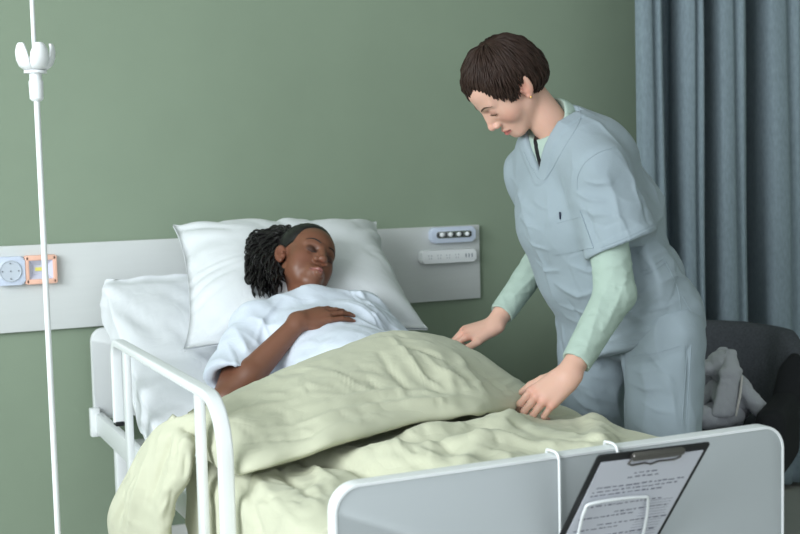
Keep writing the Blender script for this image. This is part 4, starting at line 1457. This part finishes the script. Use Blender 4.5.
# ------------------------------------------------------------------ the duvet: legs covered, its top third folded back over the belly
def duvet():
    # fold line E (at the woman) and free hem Hm, station by station, from the part hanging outside the left rail to the right side of the bed
    pR = (np.array(rt[0])+np.array(rt[4]))/2-np.array([0, 0, .004]); pL = (np.array(lt[0])+np.array(lt[4]))/2
    E = np.array([(-.600, -.960, .330), (-.625, -1.060, .462), at(128, 474, x=-.60), at(152, 434, x=-.56), at(190, 414, x=-.50), at(217, 402, z=.738),
                  (-.270, -1.125, .746), (-.130, -1.055, .774), (.015, -1.000, .802), (.100, -.995, .824), (.165, -.995, .822), (.250, -1.000, .796),
                  pR, pR+np.array([.080, -.060, -.055]), pR+np.array([.140, -.150, -.115]), pR+np.array([.175, -.240, -.20])])
    zp = lambda x, y, z: at(x, y, z=z)
    H = np.array([(-.550, -1.289, .330), (-.565, -1.385, .548), (-.540, -1.440, .628), at(190, 443, x=-.522), at(206, 452, x=-.485), zp(240, 466, .690),
                  zp(300, 450, .710), zp(331, 438.5, .726), zp(380, 425, .732), zp(430, 413, .734), zp(480, 408, .728), pL,
                  at(553, 411, y=-1.42), at(580, 420, y=-1.40), at(597, 432, y=-1.38), at(600, 450, y=-1.38)])
    bulge = np.array([.025, .025, .022, .020, .025, .042, .055, .055, .055, .055, .055, .050, .030, .018, .010, .01])
    out = np.array([(-1, -.2, .2), (-1, -.2, .3), (-.9, -.3, .5), (-.7, -.3, .8), (-.35, -.2, 1), (-.1, -.1, 1), (0, -.15, 1), (0, -.2, 1), (0, -.2, 1), (0, -.2, 1), (0, -.2, 1),
                    (.1, -.2, 1), (.25, -.1, 1), (.5, -.1, .9), (.9, 0, .5), (1, 0, .1)])
    rows = []
    for i in range(len(E)):
        o = nrm(out[i]); e, h = E[i], H[i]
        dv = h-e
        if i <= 5: r = [e-dv*.030, e-dv*.015, e, e+dv*.07+o*bulge[i]*.22]
        else: r = [e+np.array([0, .01, -.05])+dv*.10, e-o*.018-dv*.02, e+o*.002, e+dv*.07+o*bulge[i]*.22]
        for t in (.22, .42, .62, .82):
            r.append(e+dv*t+o*bulge[i]*math.sin(math.pi*min(1, .12+t*.92))**.8)
        r += [h+o*.012-dv*.04, h-o*.010+dv*.012, h-o*.028-dv*.06]
        rows.append(r)
    G = np.array(rows)                              # stations x rows x 3
    nu, nv = 230, 130
    S = catmull(G, nu)                              # along the stations
    S = catmull(np.swapaxes(S, 0, 1), nv)           # along the rows -> nv x nu x 3
    V1 = S.reshape(-1, 3); F1 = grid_faces(nv, nu)[:, ::-1]
    N1 = vnormals(V1, F1)
    if N1[(nv//2)*nu+nu//2][2] < 0: F1 = F1[:, ::-1]; N1 = -N1
    q = np.stack([V1[:, 0]*7+V1[:, 1]*3.0, V1[:, 1]*11-V1[:, 0]*4, V1[:, 2]*8], 1)
    q[:, 0] += 1.2*noise(V1*5, 60); q[:, 1] += 1.2*noise(V1*5, 61)
    vv = np.repeat(np.linspace(0, 1, nv), nu)
    d = .0030*ridged(q, 51)+.0030*noise(V1*9, 52)+.0012*ridged(V1*24+noise(V1*6, 3)[:, None], 53)
    # creases: long lines across the turned-back band
    for px, w, a in (([(392, 336), (404, 352), (422, 374), (440, 388)], .009, .011), ([(400, 345), (430, 352), (452, 362)], .009, -.007),
                     ([(330, 372), (352, 384), (372, 392)], .008, .008), ([(378, 352), (390, 370), (412, 392)], .010, -.008),
                     ([(300, 395), (345, 398), (400, 392), (450, 396)], .010, .007), ([(260, 430), (320, 420), (380, 404), (440, 402), (500, 398)], .012, .010),
                     ([(250, 444), (310, 434), (360, 418)], .008, -.007), ([(456, 352), (470, 372), (486, 392)], .012, .011), ([(470, 358), (490, 374), (508, 394)], .011, -.009),
                     ([(440, 352), (448, 376), (456, 396)], .010, .006), ([(240, 410), (275, 404), (310, 396)], .010, .006), ([(420, 352), (444, 372), (470, 384)], .008, .006),
                     ([(150, 455), (142, 485), (130, 525)], .014, .013), ([(170, 440), (160, 470), (150, 505)], .011, -.012), ([(180, 432), (176, 455), (162, 490)], .010, .010),
                     ([(196, 420), (188, 436), (180, 450)], .010, .009), ([(128, 480), (122, 505), (118, 530)], .010, -.008)):
        d += fold(V1, N1, px, w, a)
    rng = random.Random(7)
    for _ in range(70):                                  # short pressed-in creases all over the band
        x0 = rng.uniform(235, 540); y0 = np.interp(x0, [235, 300, 390, 460, 540], [395, 368, 338, 350, 392])+rng.uniform(4, 60)
        an = rng.choice([rng.uniform(-.5, .5), rng.uniform(.5, 1.2), rng.uniform(.6, 1.0)]); ll = rng.uniform(10, 30)
        pts_ = [(x0+ll*q*math.cos(an)+rng.uniform(-1.5, 1.5), y0+ll*q*math.sin(an)+rng.uniform(-1.5, 1.5)) for q in (0, .5, 1)]
        d += fold(V1, N1, pts_, rng.uniform(.004, .006), rng.choice((-1, 1))*rng.uniform(.002, .0042))
    for _ in range(24):                                  # and down the part hanging over the rail
        x0 = rng.uniform(120, 190); y0 = rng.uniform(430, 510); ll = rng.uniform(14, 36); an = rng.uniform(1.6, 2.2)
        d += fold(V1, N1, [(x0+ll*q*math.cos(an), y0+ll*q*math.sin(an)) for q in (0, .5, 1)], rng.uniform(.005, .008), rng.choice((-1, 1))*rng.uniform(.003, .006))
    d = d*sstep(.15, .26, vv)
    V1 = V1+N1*d[:, None]
    # lower layer: over the legs to the foot board, down both sides of the bed
    nx, ny = 260, 150
    a_ = np.linspace(-.86, .74, nx)
    A, T_ = np.meshgrid(a_, np.linspace(0, 1, ny))
    ys_ = np.interp(a_, [-.9, -.52, -.42, -.27, -.13, 0, .30, .45, .8], [-1.26, -1.26, -1.28, -1.25, -1.19, -1.13, -1.13, -1.22, -1.36])
    Y = ys_[None, :]*(1-T_) - 2.085*T_
    hw, rr = .415, .070
    s = np.abs(A)-hw; sg = np.sign(A)
    q_ = np.clip(s/rr, 0, math.pi/2)
    X = np.where(s <= 0, A, sg*(hw+rr*np.sin(q_)))
    drop = np.where(s <= 0, 0, rr*(1-np.cos(q_))) + np.clip(s-rr*math.pi/2, 0, None)
    hang = np.clip(s-rr*math.pi/2, 0, None)
    left = A < 0
    flare = .05*(1-np.exp(-hang/.12))*np.where(left, 1, .4)
    wave = np.sin((Y+.12*A)*21+1.2*np.sin(Y*9))*np.clip(hang/.10, 0, 1)*.022
    beyond = np.where(left, sstep(-1.66, -1.76, Y), 1)
    X = X+sg*(flare+wave)*beyond
    z0 = .655+.022*np.exp(-((A-.05)/.30)**2)+.012*sstep(-1.6, -2.0, Y)
    leg = .022*np.exp(-((A+.045)/.075)**2)+.024*np.exp(-((A-.165)/.080)**2)
    z0 = z0+leg*sstep(-2.06, -1.90, Y)
    # bunched folds just below the hem
    z0 = z0+.026*np.exp(-((Y+1.63-.10*A)/.045)**2)*sstep(-.22, -.05, A)*sstep(.22, .10, A)
    z0 = z0+.024*np.exp(-((Y+1.80+.55*(A+.05))/.045)**2)*sstep(-.35, -.2, A)*sstep(.2, .05, A)
    z0 = z0-.020*np.exp(-((A+.27+.35*(Y+1.7))/.020)**2)*sstep(-1.5, -1.6, Y)
    z0 = z0+.020*np.exp(-((A+.20+.35*(Y+1.7))/.045)**2)*sstep(-1.5, -1.6, Y)
    z0 = z0+.018*np.exp(-((A-.30-.6*(Y+1.75))/.04)**2)+.012*np.exp(-((A-.08-.9*(Y+1.7))/.03)**2)
    z0 = z0-.10*sstep(-2.03, -2.09, Y)
    z0 = z0-.012*sstep(-1.58, -1.40, Y)
    Z = z0-drop
    Yw = Y+.015*np.sin(A*9)*np.clip(hang/.1, 0, 1)
    V2 = np.stack([X, Yw, Z], -1).reshape(-1, 3)
    F2 = grid_faces(ny, nx)
    N2 = vnormals(V2, F2)
    if N2[(ny//2)*nx+nx//2][2] < 0: F2 = F2[:, ::-1]; N2 = -N2
    q = np.stack([V2[:, 0]*8-V2[:, 1]*6, V2[:, 1]*8+V2[:, 0]*4, V2[:, 2]*8], 1)
    q[:, 0] += 1.3*noise(V2*5, 70); q[:, 1] += 1.3*noise(V2*5, 71)
    d = .0050*ridged(q, 54)+.0035*noise(V2*10, 55)+.0015*ridged(V2*26, 56)
    for px, w, a in (([(420, 424), (440, 442), (452, 452)], .010, -.010), ([(380, 428), (398, 446), (412, 458)], .010, .010), ([(460, 420), (500, 434), (540, 446)], .012, .010),
                     ([(480, 414), (520, 424), (566, 436), (604, 440)], .010, -.009), ([(330, 448), (346, 462), (372, 470)], .009, .008), ([(560, 430), (600, 436), (640, 438)], .012, .008),
                     ([(262, 452), (290, 478), (318, 500)], .008, -.010), ([(250, 470), (276, 500), (300, 530)], .012, .010), ([(300, 456), (322, 474), (340, 482)], .010, .009),
                     ([(240, 480), (256, 510), (262, 534)], .010, -.009), ([(230, 456), (250, 468), (276, 470)], .009, .008)):
        d += fold(V2, N2, px, w, a)
    for _ in range(70):
        x0 = rng.uniform(232, 640); y0 = np.interp(x0, [232, 330, 430, 525, 640], [475, 450, 424, 416, 432])+rng.uniform(3, 42)
        an = rng.choice([rng.uniform(-.4, .4), rng.uniform(.3, 1.1)]); ll = rng.uniform(10, 34)
        pts_ = [(x0+ll*q*math.cos(an)+rng.uniform(-1.5, 1.5), y0+ll*q*math.sin(an)+rng.uniform(-1.5, 1.5)) for q in (0, .5, 1)]
        d += fold(V2, N2, pts_, rng.uniform(.004, .008), rng.choice((-1, 1))*rng.uniform(.003, .006))
    V2 = V2+N2*d[:, None]
    V = np.concatenate([V1, V2]); F = np.concatenate([F1, F2+len(V1)])
    me = mesh_from('duvet', V, F)
    o = link('duvet', me, M_duvet)
    so = o.modifiers.new('thickness', 'SOLIDIFY'); so.thickness = .014; so.offset = -1
    return o
dv = duvet()
tag(dv, 'crumpled pale sage duvet over the woman\'s legs, its top folded back below her belly', 'duvet')
# ------------------------------------------------------------------ clipboard in its wire holder on the foot board
FY = -L                                    # front face of the foot board
def on_foot(px, py, off=0.0): return np.array(at(px, py, y=FY-off))
h1 = on_foot(559, 470, .006); h2 = on_foot(612, 470, .006)
holder = empty('wire_holder', (h1[0], FY-.006, ZF), 'white wire holder hooked over the top of the foot board, carrying the clipboard', 'wire holder')
wr_ = .0028
for nm, hx in (('hook', h1[0]), ('hook', h2[0]+.012)):
    tube(nm, catmull(np.array([(hx, -L+.034, ZF-.025), (hx, -L+.034, ZF+.002), (hx, -L+.028, ZF+.006), (hx, -L+.004, ZF+.006), (hx, -L-.006, ZF-.004), (hx, -L-.007, ZF-.04), (hx, -L-.007, ZF-.30)]), 40), wr_, M_enamel, holder, seg=8)
zl = ZF-.30
tube('tray_wire', [(h1[0], -L-.007, zl), (h1[0]+.03, -L-.04, zl), (h1[0]+.09, -L-.045, zl), (h2[0]+.012, -L-.007, zl)], wr_, M_enamel, holder, seg=8)
# paper clipboard, leaning forward out of the holder: corners found from the picture
DT = 0.160
TL = on_foot(598, 455.5, DT); TR = on_foot(710.5, 442, DT)
rv = nrm(TR-TL); wdt = np.linalg.norm(TR-TL)
best = None
# left edge runs through (560,534): pick the lean that keeps the board a true rectangle
ray = nrm(np.array(at(560, 534, y=FY))-CAM_P)
# point on that sight line for which (p-TL) is square to the top edge
t_ = ((TL-CAM_P)@rv)/(ray@rv)
pl_ = CAM_P+ray*t_
dn = nrm(pl_-TL)
nn = nrm(np.cross(rv, dn)); 
if nn[1] > 0: nn = -nn
HB = wdt*1.40
def cb(u, v, lift=0.0): return TL+rv*u*wdt+dn*v*HB+nn*lift
cbm = lambda c: Matrix(((rv[0], -dn[0], nn[0], c[0]), (rv[1], -dn[1], nn[1], c[1]), (rv[2], -dn[2], nn[2], c[2]), (0, 0, 0, 1)))
clip = empty('clipboard', tuple(cb(.5, .5)), 'black clipboard with a printed form, leaning out of the wire holder on the foot board', 'clipboard')
prism('backboard', rrect(wdt/2, HB/2, .006), cbm(cb(.5, .5)), .003, M_black, clip)
paper = prism('paper_form', rrect(wdt*.455, HB*.465, .001), cbm(cb(.505, .515, .0026)), .0012, M_paper, clip)
# printed words and lines on the form, a handwritten-looking block
random.seed(3)
bm = bmesh.new()
def ink(u, v, w, h):
    c = cb(u, v, .0034)
    g = bmesh.ops.create_cube(bm, size=1.0)
    for q in g['verts']:
        p = c+rv*q.co.x*w*wdt+dn*q.co.y*h*HB+nn*q.co.z*.0003
        q.co = Vector(p)
for row, (v, x0, x1) in enumerate(((.165, .40, .60), (.195, .36, .62), (.255, .12, .90), (.285, .10, .86), (.315, .10, .70), (.375, .12, .46), (.405, .10, .80), (.47, .40, .88), (.50, .10, .6), (.57, .3, .9), (.60, .1, .5), (.67, .1, .85), (.70, .1, .6), (.77, .1, .8), (.83, .1, .9))):
    u = x0
    while u < x1:
        w = random.uniform(.015, .06)
        ink(u+w/2, v+random.uniform(-.002, .002), w, random.uniform(.006, .012)); u += w+random.uniform(.010, .025)
for v in np.linspace(.42, .93, 22):
    ink(.78, v, .26, .0012)
link('print', bm_mesh('print', bm), M_ink, paper)
cl = prism('metal_clip', rrect(wdt*.23, .0065, .003), cbm(cb(.52, .022, .006)), .009, M_steel, clip, bev=.002)
tube('clip_wire', [cb(.30, .035, .006), cb(.29, .075, .006), cb(.33, .090, .006), cb(.44, .082, .006), cb(.50, .098, .006), cb(.56, .082, .006), cb(.70, .085, .006), cb(.75, .070, .006), cb(.74, .035, .006)], .0016, M_steel, cl, seg=8)
# front loop of the holder, in front of the form
lp = [on_foot(575, 545, DT-.075), on_foot(584, 512, DT-.06), on_foot(594, 503, DT-.055), on_foot(640, 497, DT-.055), on_foot(648, 503, DT-.06), on_foot(640, 545, DT-.075)]
def in_front(p, d=.010):
    """slide along the sight line to sit just in front of the form"""
    r_ = p-CAM_P
    t = ((cb(0, 0, d)-CAM_P)@nn)/(r_@nn)
    return CAM_P+r_*t
lp = [in_front(p) for p in lp]
tube('front_loop', catmull(np.array([lp[0]+dn*.10]+lp+[lp[-1]+dn*.10]), 60), wr_, M_enamel, holder, seg=8)
e0, e1 = lp[0]+dn*.10, lp[-1]+dn*.10
tube('tray_wire', [e0, e0+np.array([0, .01, -.02]), (h1[0]+.02, -L-.045, zl), (h1[0], -L-.007, zl)], wr_, M_enamel, holder, seg=8)
tube('tray_wire', [e1, e1+np.array([0, .01, -.02]), (h2[0]-.02, -L-.045, zl), (h2[0]+.012, -L-.007, zl)], wr_, M_enamel, holder, seg=8)

# ------------------------------------------------------------------ felt tub chair and the plush rabbit sitting on it
CC = np.array([1.225, -.765, 0.0]); CA = math.radians(-52)
cf = np.array([math.sin(CA), -math.cos(CA), 0])           # facing
cs_ = np.array([math.cos(CA), math.sin(CA), 0])            # its right-hand end in the picture
chair = empty('armchair', tuple(CC), 'dark grey felt tub armchair on wooden legs between the nurse and the curtain', 'armchair')
def cpt(a, b, z): return CC+cs_*a+cf*b+np.array([0, 0, z])
L1, R_, L2 = .225, .12, .34
TOT = L1+R_*math.pi/2+L2
def tub(q0, q1, n):
    """a stretch of the padded shell, q measured along its plan from the middle of the back"""
    m = 28; P = []
    for i in range(n):
        q = q0+(q1-q0)*i/(n-1); sgn = -1 if q < 0 else 1; q = abs(q)
        hw_, dp = L1+R_, .30
        if q < L1: a, b, na, nb_ = q, -dp, 0, -1
        elif q < L1+R_*math.pi/2:
            g = (q-L1)/R_; a = hw_-R_+R_*math.sin(g); b = -dp+R_-R_*math.cos(g); na, nb_ = math.sin(g), -math.cos(g)
        else: a, b, na, nb_ = hw_, -dp+R_+(q-L1-R_*math.pi/2), 1, 0
        topz = float(np.interp(q, [0, L1*.8, L1+R_*.8, L1+R_*1.5, L1+R_*1.57+.10, TOT], [.722, .722, .706, .640, .535, .510]))
        a *= sgn; na *= sgn
        e = min(i, n-1-i)/3.0
        th = .045*(1 if e >= 1 else .55+.45*e)
        row = []
        for j in range(m):
            g = 2*math.pi*j/m
            zz = (topz+.30)/2; hz = (topz-.30)/2*(1 if e >= 1 else .92+.08*e)
            cxs, sns = math.cos(g), math.sin(g)
            ex = th*math.copysign(abs(cxs)**.6, cxs); ez = hz*math.copysign(abs(sns)**.35, sns)
            lean = .05*max(0, ez/hz)*max(0, 1-q/TOT)
            row.append(cpt(a, b, zz+ez)+(cs_*na+cf*nb_)*(ex+lean))
        P.append(row)
    V = np.array(P).reshape(-1, 3)
    F = [tuple(f) for f in grid_faces(n, m, 0, True)]+[tuple(range(m))[::-1], tuple(range((n-1)*m, n*m))]
    return V, F
QB = L1+R_*1.35
for nm_, q0, q1, mm in (('backrest', -QB, QB, M_felt), ('armrest', -TOT, -QB, M_blackfelt), ('armrest', QB, TOT, M_blackfelt)):
    V, F = tub(q0, q1, 60 if nm_ == 'backrest' else 30)
    me = mesh_from(nm_, V, F)
    bm = bmesh.new(); bm.from_mesh(me); bmesh.ops.recalc_face_normals(bm, faces=bm.faces[:]); bm.to_mesh(me); bm.free()
    link(nm_, me, mm, chair)
Rc = Matrix(((cs_[0], cf[0], 0), (cs_[1], cf[1], 0), (0, 0, 1)))
box('seat_cushion', tuple(cpt(0, .02, .385)), (.60, .56, .11), M_felt, chair, rot=Rc, bev=.035, seg=4)
box('seat_base', tuple(cpt(0, .02, .315)), (.58, .54, .05), M_blackfelt, chair, rot=Rc, bev=.01)
for a in (-1, 1):
    for b in (-1, 1):
        tube('leg', [cpt(a*.24, .02+b*.20, .30), cpt(a*.29, .02+b*.25, 0.0)], [.021, .013], M_wood, chair, seg=12)

bz = .447
rb0 = np.array([1.345, -.915, bz-.004])
bf = nrm([-.95, .20, 0]); bx_ = np.array([bf[1], -bf[0], 0])*-1.0      # facing the nurse; bx_ its near side
def rp(a, b, z): return rb0+bx_*a*1.18+bf*b*1.18+np.array([0, 0, z*.90])
if (bx_@_fw) > 0: bx_ = -bx_
rabbit = empty('plush_rabbit', tuple(rb0), 'grey plush rabbit with long hanging ears sitting on the dark armchair', 'plush toy')
fz = lambda sd, am=.0022: (lambda V, N: V+N*(am*noise(V*90, sd))[:, None])
sdf_obj('body', [EL(rp(-.0, -.02, .085), (.062, .066, .080), None, .02), EL(rp(.0, .012, .200), (.048, .054, .050), None, .012), EL(rp(-.0, .058, .192), (.024, .026, .021), None, .015),
                 RC(rp(.050, -.02, .125), rp(.075, -.055, .060), .026, .026, .012), RC(rp(-.05, .0, .125), rp(-.060, .06, .05), .026, .024, .012)], .005, M_plush, rabbit, post=fz(5))
for sgn in (-1, 1):
    sdf_obj('leg', [RC(rp(sgn*.045, .0, .03), rp(sgn*.060, .075, .030), .032, .030, .01), EL(rp(sgn*.060, .095, .040), (.026, .026, .036), None, .01)], .005, M_plush, rabbit, post=fz(6))
    ear = [EC(rp(sgn*.022, .0, .250), rp(sgn*.056, .018, .190), .011, .015, bf, 1.8, .02), EC(rp(sgn*.056, .018, .190), rp(sgn*.078, .052, .055), .014, .017, bf, 2.3, .02)]
    er = sdf_obj('ear', ear, .004, M_plush, rabbit, post=fz(7, .0015))
    tube('ear_lining', [rp(sgn*.062, -.012, .175), rp(sgn*.078, .004, .11), rp(sgn*.090, .022, .045)], [.003, .0045, .003], M_plush_lt, er)
lathe('nose', [(.001, -.004), (.008, -.002), (.009, .002), (.004, .008), (.0005, .010)], rp(0, .084, .198), M_plush_nose, rabbit, axis=bf, seg=12)
